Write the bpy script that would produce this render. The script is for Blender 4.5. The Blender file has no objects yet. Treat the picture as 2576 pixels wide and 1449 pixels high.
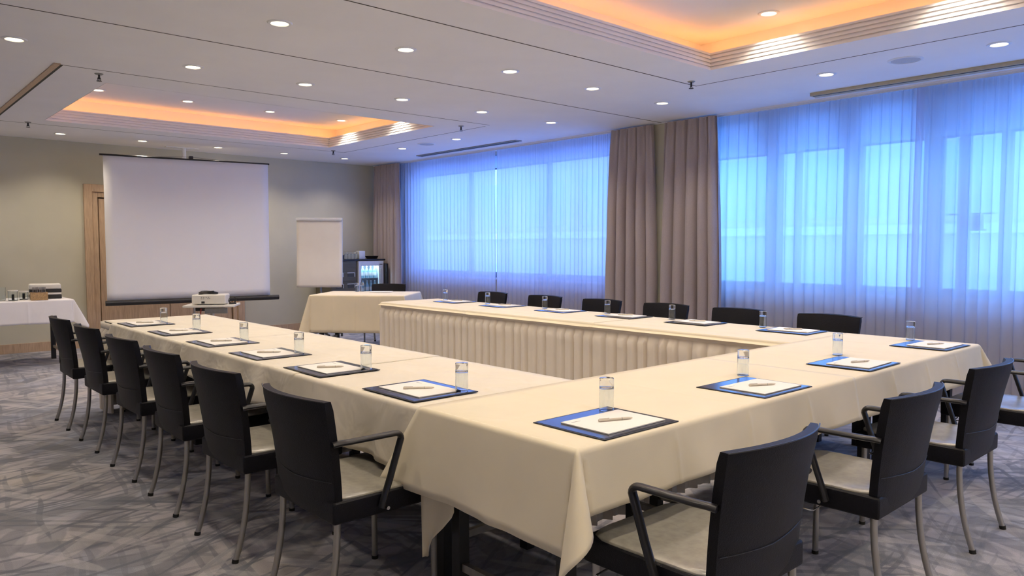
import bpy, bmesh, math, random
from mathutils import Vector, Matrix, noise
random.seed(7)
PI = math.pi
COL = bpy.context.scene.collection
R = math.radians

# ------------------------------------------------------------------ helpers
def link(o):
    COL.objects.link(o); return o

def tag(o, label=None, cat=None, group=None, kind=None):
    if label: o['label'] = label
    if cat: o['category'] = cat
    if group: o['group'] = group
    if kind: o['kind'] = kind
    return o

def thing(name, label, cat, loc=(0, 0, 0), rz=0, group=None):
    o = bpy.data.objects.new(name, None); link(o)
    o.empty_display_size = 0.1
    o.location = loc; o.rotation_euler = (0, 0, rz)
    return tag(o, label, cat, group)

def copy_tree(o, parent=None):
    c = o.copy(); link(c); c.parent = parent
    for ch in list(o.children): copy_tree(ch, c)
    return c

class MB:
    """collects geometry of ONE mesh"""
    def __init__(s): s.bm = bmesh.new(); s.slot = 0
    def _mark(s, fs, slot):
        for f in fs: f.material_index = slot
    def box(s, x0, x1, y0, y1, z0, z1, bev=0.0, slot=0, seg=2, rot=None, org=None):
        g = bmesh.ops.create_cube(s.bm, size=1)['verts']
        c = Vector(((x0+x1)/2, (y0+y1)/2, (z0+z1)/2))
        for v in g:
            v.co = Vector((v.co.x*(x1-x0), v.co.y*(y1-y0), v.co.z*(z1-z0)))
        fs = set(f for v in g for f in v.link_faces)
        if bev > 0:
            es = set(e for v in g for e in v.link_edges)
            r = bmesh.ops.bevel(s.bm, geom=list(es), offset=bev, segments=seg, affect='EDGES', profile=0.6)
            vs = set(v for f in r['faces'] for v in f.verts) | set(v for v in g if v.is_valid)
            g = list(vs)
            fs = set(f for v in g for f in v.link_faces)
        for v in g:
            p = v.co.copy()
            if rot: p = rot @ p
            v.co = p + c
        s._mark(fs, slot); return s
    def tube(s, pts, r, n=10, cap=True, slot=0, flat=None):
        """swept tube along pts; r number or list; flat=(rx,rz) gives an elliptical section"""
        pts = [Vector(p) for p in pts]; rings = []
        up = Vector((0, 0, 1)); prev = None
        for i, p in enumerate(pts):
            t = (pts[min(i+1, len(pts)-1)] - pts[max(i-1, 0)]).normalized()
            if prev is None:
                a = t.cross(up)
                if a.length < 1e-3: a = t.cross(Vector((1, 0, 0)))
                a.normalize()
            else:
                a = prev - t*prev.dot(t)
                if a.length < 1e-4: a = t.cross(up)
                a.normalize()
            b = t.cross(a).normalized(); prev = a
            rr = r[i] if isinstance(r, (list, tuple)) else r
            ra, rb = (rr, rr) if not flat else (flat[0], flat[1])
            rings.append([s.bm.verts.new(p + a*ra*math.cos(2*PI*k/n) + b*rb*math.sin(2*PI*k/n)) for k in range(n)])
        fs = []
        for A, B in zip(rings, rings[1:]):
            for k in range(n):
                fs.append(s.bm.faces.new((A[k], A[(k+1) % n], B[(k+1) % n], B[k])))
        if cap:
            fs.append(s.bm.faces.new(list(reversed(rings[0])))); fs.append(s.bm.faces.new(rings[-1]))
        s._mark(fs, slot); return s
    def lathe(s, prof, c=(0, 0, 0), n=24, slot=0, close=False):
        c = Vector(c); rings = []
        for (r, z) in prof:
            if r < 1e-6: rings.append([s.bm.verts.new(c + Vector((0, 0, z)))])
            else: rings.append([s.bm.verts.new(c + Vector((r*math.cos(2*PI*k/n), r*math.sin(2*PI*k/n), z))) for k in range(n)])
        fs = []
        for A, B in zip(rings, rings[1:]):
            if len(A) == 1 and len(B) == 1: continue
            for k in range(n):
                k2 = (k+1) % n
                if len(A) == 1: fs.append(s.bm.faces.new((A[0], B[k2], B[k])))
                elif len(B) == 1: fs.append(s.bm.faces.new((A[k], A[k2], B[0])))
                else: fs.append(s.bm.faces.new((A[k], A[k2], B[k2], B[k])))
        s._mark(fs, slot); return s
    def grid(s, rows, slot=0, wrap=False):
        """rows of points -> quads"""
        V = [[s.bm.verts.new(Vector(p)) for p in r] for r in rows]; fs = []
        for A, B in zip(V, V[1:]):
            for k in range(len(A)-1):
                fs.append(s.bm.faces.new((A[k], A[k+1], B[k+1], B[k])))
            if wrap: fs.append(s.bm.faces.new((A[-1], A[0], B[0], B[-1])))
        s._mark(fs, slot); return V
    def quad(s, *p, slot=0):
        f = s.bm.faces.new([s.bm.verts.new(Vector(q)) for q in p]); f.material_index = slot; return s
    def build(s, name, mats, parent=None, smooth=False, loc=None, recalc=True, angle=35, solid=0.0, kind=None, sub=0, merge=0):
        if merge: bmesh.ops.remove_doubles(s.bm, verts=s.bm.verts[:], dist=merge)
        if recalc: bmesh.ops.recalc_face_normals(s.bm, faces=s.bm.faces[:])
        me = bpy.data.meshes.new(name); s.bm.to_mesh(me); s.bm.free()
        for m in (mats if isinstance(mats, (list, tuple)) else [mats]): me.materials.append(m)
        o = bpy.data.objects.new(name, me); link(o)
        if smooth:
            for p in me.polygons: p.use_smooth = True
            if angle < 180:
                me.set_sharp_from_angle(angle=R(angle))
        if parent: o.parent = parent
        if loc: o.location = loc
        if sub:
            m = o.modifiers.new('sub', 'SUBSURF'); m.levels = sub; m.render_levels = sub
        if solid:
            m = o.modifiers.new('solid', 'SOLIDIFY'); m.thickness = solid; m.offset = 0
        if kind: o['kind'] = kind
        return o

# ------------------------------------------------------------------ materials
def mat(name, col, rough=0.6, metal=0.0, spec=0.5, noise_amt=0.06, nscale=30.0, bump=0.0, bscale=200.0, coat=0.0,
        sheen=0.0, emit=None, estr=0.0, trans=0.0, ior=1.45, alpha=1.0, stretch=None):
    m = bpy.data.materials.new(name); m.use_nodes = True
    nt = m.node_tree; b = nt.nodes['Principled BSDF']
    b.inputs['Roughness'].default_value = rough; b.inputs['Metallic'].default_value = metal
    b.inputs['Specular IOR Level'].default_value = spec
    b.inputs['Coat Weight'].default_value = coat; b.inputs['Coat Roughness'].default_value = 0.2
    b.inputs['Sheen Weight'].default_value = sheen
    b.inputs['Transmission Weight'].default_value = trans; b.inputs['IOR'].default_value = ior
    b.inputs['Alpha'].default_value = alpha
    if emit:
        b.inputs['Emission Color'].default_value = (*emit, 1); b.inputs['Emission Strength'].default_value = estr
    tc = nt.nodes.new('ShaderNodeTexCoord'); mp = nt.nodes.new('ShaderNodeMapping')
    nt.links.new(tc.outputs['Object'], mp.inputs['Vector'])
    if stretch: mp.inputs['Scale'].default_value = stretch
    nz = nt.nodes.new('ShaderNodeTexNoise'); nz.inputs['Scale'].default_value = nscale; nz.inputs['Detail'].default_value = 3
    nt.links.new(mp.outputs['Vector'], nz.inputs['Vector'])
    rp = nt.nodes.new('ShaderNodeValToRGB')
    a = noise_amt
    rp.color_ramp.elements[0].position = 0.3; rp.color_ramp.elements[1].position = 0.7
    rp.color_ramp.elements[0].color = (*[max(0, c*(1-a)) for c in col], 1)
    rp.color_ramp.elements[1].color = (*[min(1, c*(1+a)) for c in col], 1)
    nt.links.new(nz.outputs['Fac'], rp.inputs['Fac']); nt.links.new(rp.outputs['Color'], b.inputs['Base Color'])
    if bump:
        n2 = nt.nodes.new('ShaderNodeTexNoise'); n2.inputs['Scale'].default_value = bscale; n2.inputs['Detail'].default_value = 4
        nt.links.new(mp.outputs['Vector'], n2.inputs['Vector'])
        bp = nt.nodes.new('ShaderNodeBump'); bp.inputs['Strength'].default_value = bump; bp.inputs['Distance'].default_value = 0.01
        nt.links.new(n2.outputs['Fac'], bp.inputs['Height']); nt.links.new(bp.outputs['Normal'], b.inputs['Normal'])
    return m

M = {}
M['wall_light'] = mat('light_wall_paint', (0.82, 0.80, 0.76), 0.85, spec=0.2, noise_amt=0.03, nscale=3)
M['wall'] = mat('wall_paint', (0.56, 0.54, 0.43), 0.85, spec=0.2, noise_amt=0.03, nscale=3, bump=0.05, bscale=300)
M['ceil'] = mat('ceiling_paint', (0.88, 0.88, 0.89), 0.9, spec=0.1, noise_amt=0.02, nscale=2)
M['groove'] = mat('ceiling_groove', (0.10, 0.10, 0.09), 0.9, spec=0.1)
M['wood'] = mat('light_oak', (0.50, 0.36, 0.24), 0.5, noise_amt=0.16, nscale=6, stretch=(14, 14, 1.2), bump=0.03)
M['dark_gap'] = mat('shadow_gap', (0.09, 0.065, 0.045), 0.8)
M['leather'] = mat('black_leather', (0.005, 0.005, 0.008), 0.45, spec=0.28, noise_amt=0.2, nscale=60, bump=0.25, bscale=320, sheen=0.0)
M['seat_sheen'] = mat('black_leather_painted_sheen', (0.29, 0.275, 0.225), 0.32, spec=1.0, noise_amt=0.15, nscale=40, bump=0.05, bscale=300, coat=0.6)  # sheen on the black seat leather painted as a paler base colour
M['black_plastic'] = mat('black_plastic', (0.022, 0.022, 0.024), 0.4, noise_amt=0.1)
M['arm'] = mat('black_armrest', (0.014, 0.014, 0.016), 0.32, noise_amt=0.1)
M['steel'] = mat('brushed_steel', (0.40, 0.385, 0.35), 0.38, metal=0.9, noise_amt=0.08, nscale=40, stretch=(1, 1, 0.1))
M['chrome'] = mat('chrome', (0.8, 0.8, 0.8), 0.12, metal=1.0, noise_amt=0.02)
M['rubber'] = mat('black_rubber', (0.012, 0.012, 0.012), 0.7)
M['table_black'] = mat('table_black_metal', (0.014, 0.014, 0.015), 0.5, noise_amt=0.1)
M['drape'] = mat('taupe_drape', (0.44, 0.38, 0.37), 0.85, spec=0.15, noise_amt=0.06, nscale=120, bump=0.08, bscale=500, sheen=0.25)
M['screen'] = mat('screen_fabric', (0.88, 0.88, 0.88), 0.8, spec=0.2, noise_amt=0.01, nscale=2)
M['white_plastic'] = mat('white_plastic', (0.72, 0.70, 0.64), 0.35, noise_amt=0.02)
M['paper'] = mat('paper', (0.84, 0.80, 0.74), 0.8, spec=0.2, noise_amt=0.015, nscale=5, bump=0.04, bscale=9)
M['pen'] = mat('pen_plastic', (0.62, 0.56, 0.46), 0.35)
M['grey_mark'] = mat('grey_print', (0.42, 0.42, 0.42), 0.7)
M['blotter'] = mat('blotter_grey', (0.045, 0.05, 0.065), 0.16, spec=1.0, noise_amt=0.05, nscale=80, coat=0.5)
M['blotter_edge'] = mat('blotter_edge', (0.02, 0.02, 0.022), 0.45)
M['frame_dark'] = mat('window_frame_metal', (0.16, 0.22, 0.32), 0.45, noise_amt=0.04)
M['cabinet'] = mat('olive_brown_laminate', (0.13, 0.115, 0.075), 0.5, noise_amt=0.12, nscale=5, stretch=(1, 1, 8))
M['white_metal'] = mat('white_metal', (0.78, 0.80, 0.82), 0.35, noise_amt=0.02)
M['wicker'] = mat('tan_wicker', (0.50, 0.33, 0.16), 0.8, noise_amt=0.25, nscale=90, bump=0.5, bscale=150)
M['china'] = mat('white_china', (0.80, 0.77, 0.70), 0.18, noise_amt=0.01)
M['cable'] = mat('black_cable', (0.02, 0.02, 0.022), 0.5)
M['red_cable'] = mat('red_cable', (0.35, 0.04, 0.03), 0.5)
M['vent'] = mat('vent_metal', (0.30, 0.31, 0.30), 0.45, metal=0.3)
M['speaker_grille'] = mat('speaker_grille', (0.50, 0.52, 0.55), 0.7, noise_amt=0.1, nscale=300)
M['facade'] = None
M['lens'] = mat('lamp_lens', (0.9, 0.85, 0.75), 0.4, emit=(1.0, 0.80, 0.50), estr=9.0, noise_amt=0.0)
M['led'] = mat('amber_led_strip', (0.9, 0.6, 0.3), 0.5, emit=(1.0, 0.38, 0.10), estr=8.5, noise_amt=0.0)

def cloth_mat(name, col, crease=0.35, cscale=3.0):
    m = mat(name, col, 0.8, spec=0.25, noise_amt=0.025, nscale=4, sheen=0.15)
    nt = m.node_tree; b = nt.nodes['Principled BSDF']
    tc = nt.nodes.new('ShaderNodeTexCoord')
    n1 = nt.nodes.new('ShaderNodeTexNoise'); n1.inputs['Scale'].default_value = cscale; n1.inputs['Detail'].default_value = 2.5
    n1.inputs['Distortion'].default_value = 0.8
    nt.links.new(tc.outputs['Object'], n1.inputs['Vector'])
    n2 = nt.nodes.new('ShaderNodeTexNoise'); n2.inputs['Scale'].default_value = 600
    nt.links.new(tc.outputs['Object'], n2.inputs['Vector'])
    b1 = nt.nodes.new('ShaderNodeBump'); b1.inputs['Strength'].default_value = crease; b1.inputs['Distance'].default_value = 0.02
    b2 = nt.nodes.new('ShaderNodeBump'); b2.inputs['Strength'].default_value = 0.12; b2.inputs['Distance'].default_value = 0.002
    nt.links.new(n1.outputs['Fac'], b1.inputs['Height']); nt.links.new(n2.outputs['Fac'], b2.inputs['Height'])
    nt.links.new(b1.outputs['Normal'], b2.inputs['Normal']); nt.links.new(b2.outputs['Normal'], b.inputs['Normal'])
    return m
M['cloth'] = cloth_mat('white_tablecloth', (0.78, 0.69, 0.50))
M['cloth_creased'] = cloth_mat('creased_tablecloth', (0.76, 0.69, 0.55), 1.0, 5.0)
M['cloth_white'] = cloth_mat('pure_white_tablecloth', (0.80, 0.78, 0.78))
M['skirt'] = cloth_mat('table_skirt_fabric', (0.74, 0.67, 0.56), 0.3, 7.0)

def sheer_mat():
    m = bpy.data.materials.new('sheer_voile'); m.use_nodes = True; nt = m.node_tree
    nt.nodes.clear(); out = nt.nodes.new('ShaderNodeOutputMaterial')
    tr = nt.nodes.new('ShaderNodeBsdfTransparent'); tr.inputs[0].default_value = (0.92, 0.95, 1.0, 1)
    tl = nt.nodes.new('ShaderNodeBsdfTranslucent'); tl.inputs[0].default_value = (0.76, 0.74, 0.88, 1)
    df = nt.nodes.new('ShaderNodeBsdfDiffuse'); df.inputs[0].default_value = (0.74, 0.72, 0.72, 1)
    m1 = nt.nodes.new('ShaderNodeMixShader'); m2 = nt.nodes.new('ShaderNodeMixShader')
    # denser weave where seen edge-on along the pleats
    lw = nt.nodes.new('ShaderNodeLayerWeight'); lw.inputs['Blend'].default_value = 0.35
    mr = nt.nodes.new('ShaderNodeMapRange'); mr.inputs['To Min'].default_value = 0.83; mr.inputs['To Max'].default_value = 0.98
    nt.links.new(lw.outputs['Facing'], mr.inputs['Value'])
    m1.inputs[0].default_value = 0.30
    tcx = nt.nodes.new('ShaderNodeMix'); tcx.data_type = 'RGBA'
    mr2 = nt.nodes.new('ShaderNodeMapRange'); mr2.inputs['From Min'].default_value = 0.15; mr2.inputs['From Max'].default_value = 0.75
    nt.links.new(lw.outputs['Facing'], mr2.inputs['Value']); nt.links.new(mr2.outputs['Result'], tcx.inputs[0])
    tcx.inputs[6].default_value = (0.82, 0.80, 0.93, 1); tcx.inputs[7].default_value = (0.50, 0.52, 0.68, 1)
    nt.links.new(tcx.outputs[2], tl.inputs[0])
    nt.links.new(tl.outputs[0], m1.inputs[1]); nt.links.new(df.outputs[0], m1.inputs[2])
    nt.links.new(mr.outputs['Result'], m2.inputs[0])
    nt.links.new(tr.outputs[0], m2.inputs[1]); nt.links.new(m1.outputs[0], m2.inputs[2])
    nt.links.new(m2.outputs[0], out.inputs['Surface'])
    return m
M['sheer'] = sheer_mat()

def blind_mat():
    m = bpy.data.materials.new('translucent_roller_fabric'); m.use_nodes = True; nt = m.node_tree
    nt.nodes.clear(); out = nt.nodes.new('ShaderNodeOutputMaterial')
    tl = nt.nodes.new('ShaderNodeBsdfTranslucent'); tl.inputs[0].default_value = (0.74, 0.80, 0.90, 1)
    df = nt.nodes.new('ShaderNodeBsdfDiffuse'); df.inputs[0].default_value = (0.5, 0.55, 0.62, 1)
    m1 = nt.nodes.new('ShaderNodeMixShader'); m1.inputs[0].default_value = 0.2
    nt.links.new(tl.outputs[0], m1.inputs[1]); nt.links.new(df.outputs[0], m1.inputs[2])
    nt.links.new(m1.outputs[0], out.inputs['Surface']); return m
M['blind'] = blind_mat()

def glass_mat(name, tint=(1, 1, 1), rough=0.0):
    m = bpy.data.materials.new(name); m.use_nodes = True; nt = m.node_tree; nt.nodes.clear()
    out = nt.nodes.new('ShaderNodeOutputMaterial')
    g = nt.nodes.new('ShaderNodeBsdfGlass'); g.inputs['Color'].default_value = (*tint, 1); g.inputs['Roughness'].default_value = rough
    g.inputs['IOR'].default_value = 1.45
    nt.links.new(g.outputs[0], out.inputs['Surface']); return m
M['glass'] = glass_mat('drinking_glass', (0.97, 0.99, 1.0))
def pane_mat(tint=(0.93, 0.97, 1, 1)):
    m = bpy.data.materials.new('window_pane_glass'); m.use_nodes = True; nt = m.node_tree; nt.nodes.clear()
    out = nt.nodes.new('ShaderNodeOutputMaterial')
    t = nt.nodes.new('ShaderNodeBsdfTransparent'); t.inputs[0].default_value = tint
    g = nt.nodes.new('ShaderNodeBsdfGlossy'); g.inputs['Roughness'].default_value = 0.02
    mx = nt.nodes.new('ShaderNodeMixShader'); mx.inputs[0].default_value = 0.06
    nt.links.new(t.outputs[0], mx.inputs[1]); nt.links.new(g.outputs[0], mx.inputs[2])
    nt.links.new(mx.outputs[0], out.inputs['Surface']); return m
M['pane'] = pane_mat()
M['pane_tinted'] = pane_mat((0.88, 0.82, 0.90, 1))

def carpet_mat():
    m = bpy.data.materials.new('leaf_pattern_carpet'); m.use_nodes = True; nt = m.node_tree
    N, L = nt.nodes.new, nt.links.new
    b = nt.nodes['Principled BSDF']; b.inputs['Roughness'].default_value = 0.95; b.inputs['Specular IOR Level'].default_value = 0.1
    b.inputs['Sheen Weight'].default_value = 0.2
    tc = N('ShaderNodeTexCoord')
    # soft warp of the plane so that strokes curve a little
    wn = N('ShaderNodeTexNoise'); wn.inputs['Scale'].default_value = 1.3; wn.inputs['Detail'].default_value = 1
    L(tc.outputs['Object'], wn.inputs['Vector'])
    ws = N('ShaderNodeVectorMath'); ws.operation = 'MULTIPLY_ADD'
    ws.inputs[1].default_value = (0.14, 0.14, 0); L(wn.outputs['Color'], ws.inputs[0]); L(tc.outputs['Object'], ws.inputs[2])
    cur = None
    base = N('ShaderNodeTexNoise'); base.inputs['Scale'].default_value = 1.1; base.inputs['Detail'].default_value = 2
    L(tc.outputs['Object'], base.inputs['Vector'])
    br = N('ShaderNodeValToRGB'); e = br.color_ramp.elements
    e[0].position = 0.35; e[0].color = (0.39, 0.375, 0.425, 1); e[1].position = 0.68; e[1].color = (0.50, 0.47, 0.475, 1)
    e[0].position = 0.36; e[0].color = (0.33, 0.345, 0.41, 1); e[1].position = 0.66; e[1].color = (0.47, 0.43, 0.40, 1)  # bluish and tan tints stand in for shaded and warmly lit patches
    m_ = e.new(0.5); m_.color = (0.42, 0.395, 0.42, 1)
    L(base.outputs['Fac'], br.inputs['Fac']); cur = br.outputs['Color']
    # (angle, along scale, across scale, threshold, strength, colour)
    dk = (0.15, 0.16, 0.185, 1); g2 = (0.19, 0.19, 0.205, 1); br_ = (0.26, 0.235, 0.215, 1)
    layers = [(20, 0.55, 3.0, 0.26, 0.42, g2), (75, 0.6, 3.4, 0.25, 0.40, g2), (130, 0.6, 3.2, 0.25, 0.42, br_), (165, 0.5, 3.6, 0.25, 0.40, g2),
              (32, 1.1, 3.0, 0.24, 0.45, dk), (112, 1.2, 3.3, 0.24, 0.45, dk), (80, 1.0, 2.8, 0.22, 0.42, g2), (5, 1.3, 3.6, 0.22, 0.40, dk),
              (44, 0.5, 13.0, 0.25, 0.50, dk), (96, 0.55, 14.0, 0.25, 0.45, dk), (147, 0.45, 16.0, 0.25, 0.50, dk), (10, 0.5, 14.0, 0.25, 0.50, dk), (172, 0.5, 17.0, 0.25, 0.5, dk),
              (60, 0.8, 6.0, 0.25, 0.30, (0.56, 0.53, 0.53, 1)), (140, 0.9, 5.0, 0.25, 0.30, (0.55, 0.52, 0.51, 1))]
    for i, (ang, sx, sy, th, st, col) in enumerate(layers):
        r = N('ShaderNodeVectorRotate'); r.rotation_type = 'Z_AXIS'; r.inputs['Angle'].default_value = R(ang)
        L(ws.outputs[0], r.inputs['Vector'])
        mp = N('ShaderNodeMapping'); mp.inputs['Scale'].default_value = (sx, sy, 1)
        mp.inputs['Location'].default_value = (i*3.17, i*5.31, 0); L(r.outputs[0], mp.inputs['Vector'])
        v = N('ShaderNodeTexVoronoi'); v.voronoi_dimensions = '2D'; v.inputs['Scale'].default_value = 1.15; v.inputs['Randomness'].default_value = 1
        L(mp.outputs[0], v.inputs['Vector'])
        # per-stroke strength
        sc = N('ShaderNodeSeparateColor'); L(v.outputs['Color'], sc.inputs[0])
        mr = N('ShaderNodeMapRange'); mr.inputs['From Min'].default_value = th; mr.inputs['From Max'].default_value = th - 0.035
        mr.inputs['To Min'].default_value = 0; mr.inputs['To Max'].default_value = 1; L(v.outputs['Distance'], mr.inputs['Value'])
        mu = N('ShaderNodeMath'); mu.operation = 'MULTIPLY'; L(mr.outputs[0], mu.inputs[0]); L(sc.outputs[0], mu.inputs[1])
        m2 = N('ShaderNodeMath'); m2.operation = 'MULTIPLY'; L(mu.outputs[0], m2.inputs[0]); m2.inputs[1].default_value = st*1.65
        mx = N('ShaderNodeMix'); mx.data_type = 'RGBA'; mx.clamp_factor = True
        L(m2.outputs[0], mx.inputs[0]); L(cur, mx.inputs[6]); mx.inputs[7].default_value = col
        cur = mx.outputs[2]
    pile = N('ShaderNodeTexNoise'); pile.inputs['Scale'].default_value = 420; pile.inputs['Detail'].default_value = 2
    L(tc.outputs['Object'], pile.inputs['Vector'])
    pr = N('ShaderNodeMapRange'); pr.inputs['From Min'].default_value = 0.3; pr.inputs['From Max'].default_value = 0.7
    pr.inputs['To Min'].default_value = 0.72; pr.inputs['To Max'].default_value = 1.25; L(pile.outputs['Fac'], pr.inputs['Value'])
    vm = N('ShaderNodeVectorMath'); vm.operation = 'SCALE'; L(cur, vm.inputs[0]); L(pr.outputs[0], vm.inputs['Scale'])
    L(vm.outputs[0], b.inputs['Base Color'])
    bp = N('ShaderNodeBump'); bp.inputs['Strength'].default_value = 0.35; bp.inputs['Distance'].default_value = 0.004
    L(pile.outputs['Fac'], bp.inputs['Height']); L(bp.outputs['Normal'], b.inputs['Normal'])
    return m
M['carpet'] = carpet_mat()

# ------------------------------------------------------------------ measurements (metres)
H = 2.75; HC2 = 3.05
XL, XR = -1.6, 7.25      # left wall, window wall
YB, YF = -2.6, 11.35     # back wall, far wall
X0, XI, XJ, X3 = 1.62, 2.46, 4.46, 5.22       # table arms
Y0, YI, Y1, YW = 1.51, 2.32, 6.84, 7.10
ZT = 0.75
COF = [(1.77, 5.23, 7.13, 9.65, 'far'), (1.77, 5.21, 0.92, 3.44, 'near')]

# ------------------------------------------------------------------ shell
MB().box(XL-0.1, XR+0.2, YB-0.1, YF+0.1, -0.12, 0).build('floor', M['carpet'], kind='structure')
c = MB()
xs = sorted([XL-0.1, XR+0.2] + [COF[0][0], 5.22]); ys = sorted([YB-0.1, 0.92, 3.44, 7.13, 9.65, YF+0.1])
for i in range(3):
    for j in range(5):
        if i == 1 and j in (1, 3): continue
        c.box(xs[i], xs[i+1], ys[j], ys[j+1], H, H+0.02)
c.build('ceiling', M['ceil'], kind='structure', merge=0.0001)
# coffers: stepped cornice, cove ledge, raised ceiling
for (x0, x1, y0, y1, nm) in COF:
    x1 = 5.22
    m = MB()
    prof = [(-0.003, -0.001)]
    z = 0.0; o = -0.003
    for k in range(4):
        z += 0.018; prof += [(o, z), (o+0.016, z), (o+0.016, z+0.013), (o+0.005, z+0.013)]; z += 0.013; o += 0.005
    prof += [(o, z+0.016), (o+0.03, z+0.018), (o+0.03, z-0.01), (o+0.26, z-0.01), (o+0.26, HC2-H+0.02)]
    rows = []
    for (off, zz) in prof:
        rows.append([(x0-off, y0-off, H+zz), (x1+off, y0-off, H+zz), (x1+off, y1+off, H+zz), (x0-off, y1+off, H+zz)])
    m.grid(rows, wrap=True)
    m.build('trim_%d' % (1 if nm == 'far' else 2), M['ceil'], kind='structure', recalc=False)
    o2 = o+0.27
    MB().box(x0-o2, x1+o2, y0-o2, y1+o2, HC2, HC2+0.02).build('ceiling', M['ceil'], kind='structure')
    # amber LED strips lying in the cove, four sides
    zs = H+z-0.004
    q = o+0.13
    for (a, b_, c_, d_, side) in ((x0-q, x1+q, y0-q-0.006, y0-q+0.006, 'near'), (x0-q, x1+q, y1+q-0.006, y1+q+0.006, 'far'),
                            (x0-q-0.006, x0-q+0.006, y0-q, y1+q, 'left'), (x1+q-0.006, x1+q+0.006, y0-q, y1+q, 'window-side')):
        o_ = MB().box(a, b_, c_, d_, zs-0.004, zs+0.008).build('led_strip', M['led'])
        tag(o_, 'amber light strip hidden in the %s ceiling coffer along its %s edge' % (nm, side), 'light', 'light strips in the ceiling coffers')

# walls
w = MB(); DX0, DX1, DH = 2.50, 4.66, 2.20
w.box(XL, DX0, YF, YF+0.1, 0, H+0.01).box(DX1, XR+0.2, YF, YF+0.1, 0, H+0.01).box(DX0, DX1, YF, YF+0.1, DH, H+0.01)
w.build('wall_far', M['wall'], kind='structure')
MB().box(XL-0.1, XL, YB, YF, 0, H+0.01).build('wall_left', M['wall_light'], kind='structure')
MB().box(XL, XR, YB-0.1, YB, 0, H+0.01).build('wall_back', M['wall_light'], kind='structure')
WIN = [(5.95, 10.45, 2), (-1.9, 4.75, 1)]   # y ranges of the two window bays
SILL, HEAD = 0.88, 2.70
w = MB()
w.box(XR, XR+0.2, YB, YF, 0, SILL).box(XR, XR+0.2, YB, YF, HEAD, H+0.01)
prev = YB
for (a, b_) in ((YB, -1.9), (4.75, 5.95), (10.45, YF)): w.box(XR, XR+0.2, a, b_, SILL, HEAD)
w.box(7.0, XR, 5.02, 5.53, 0, H+0.01)
w.build('wall_window', M['wall'], kind='structure')
# baseboards
MB().box(XL, DX0-0.02, YF-0.016, YF, 0, 0.12, 0.003).build('baseboard_far', M['wood'], kind='structure')
MB().box(DX1+0.02, XR, YF-0.016, YF, 0, 0.12, 0.003).build('baseboard_far', M['wood'], kind='structure')
MB().box(XL, XL+0.016, YB, YF-0.02, 0, 0.12, 0.003).build('baseboard_left', M['wood'], kind='structure')

# double door in the far wall with stepped oak casing
d = MB()
for k, (off, dep, wd) in enumerate(((0.0, 0.035, 0.10), (0.10, 0.015, 0.07))):
    x0, x1, t = DX0+off, DX1-off, DH-off
    d.box(x0, x0+wd, YF-dep, YF+0.06, 0, t, 0.004).box(x1-wd, x1, YF-dep, YF+0.06, 0, t, 0.004).box(x0+wd, x1-wd, YF-dep, YF+0.06, t-wd, t, 0.004)
d.build('trim_3', M['wood'], kind='structure')
g = MB(); g.box(DX0+0.17, DX1-0.17, YF+0.045, YF+0.06, 0, DH-0.17); g.build('trim_4', M['dark_gap'], kind='structure')
dr = thing('door_1', None, None, ((DX0+DX1)/2, YF+0.03, 0)); dr['kind'] = 'structure'
hw = (DX1-DX0)/2 - 0.185
for s in (-1, 1):
    a, b_ = (-hw, -0.004) if s < 0 else (0.004, hw)
    lf = MB().box(a, b_, -0.018, 0.018, 0.008, DH-0.185, 0.003).build('door_leaf', M['wood'], dr)
    hn = MB(); xx = s*0.09
    hn.tube([(xx, -0.018, 1.02), (xx, -0.06, 1.02)], 0.009, 10); hn.tube([(xx, -0.06, 1.02), (xx+s*0.12, -0.06, 1.02)], 0.009, 10)
    hn.build('door_handle', M['steel'], lf, smooth=True)

# ceiling grooves
def groove(n, x0, x1, y0, y1, m='groove', t=0.0015):
    MB().box(x0, x1, y0, y1, H-t, H+0.001).build('trim_%d' % n, M[m], kind='structure')
groove(5, XL, XR-0.2, 5.233, 5.243)
groove(6, XL, 5.64, 3.854, 3.864)
groove(7, 5.63, 5.638, YB, 3.854)
groove(8, 1.35, 5.65, 6.655, 6.662)
groove(9, 5.66, 5.667, 6.75, 10.0)
groove(10, 1.335, 1.36, 6.655, 10.0)
groove(11, 1.35, 5.66, 10.0, 10.006)
MB().box(1.290, 1.335, 6.62, 10.0, H-0.008, H+0.001, 0.002).build('trim_12', M['wood'], kind='structure')
# shallow bulkhead edge in front of the curtain track
MB().box(6.985, 7.0, YB, YF, H-0.012, H+0.001).build('trim_13', M['ceil'], kind='structure')

# ------------------------------------------------------------------ ceiling fixtures
ORD = ['first', 'second', 'third', 'fourth', 'fifth', 'sixth', 'seventh', 'eighth']
def downlight_proto():
    t = thing('ceiling_downlight', 'x', 'light', (0, 0, H))
    MB().lathe([(0.050, -0.001), (0.056, -0.008), (0.072, -0.006), (0.078, 0.0)], n=28).build('trim_ring', M['white_metal'], t, smooth=True)
    MB().lathe([(0.0, -0.0035), (0.050, -0.0035), (0.052, 0.0)], n=28).build('lens', M['lens'], t, smooth=True)
    l = bpy.data.lights.new('lamp', 'SPOT'); l.energy = 31; l.color = (1.0, 0.86, 0.69)
    l.spot_size = R(130); l.spot_blend = 0.85; l.shadow_soft_size = 0.045
    lo = bpy.data.objects.new('lamp', l); link(lo); lo.parent = t; lo.location = (0, 0, -0.06)
    return t
DL = downlight_proto(); first = [True]
def downlight(x, y, z, label, group):
    o = DL if first[0] else copy_tree(DL)
    first[0] = False
    o.location = (x, y, z); o['label'] = label; o['group'] = group
XS = [0.98, 2.12, 3.06, 4.05, 5.03, 6.04]
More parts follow.
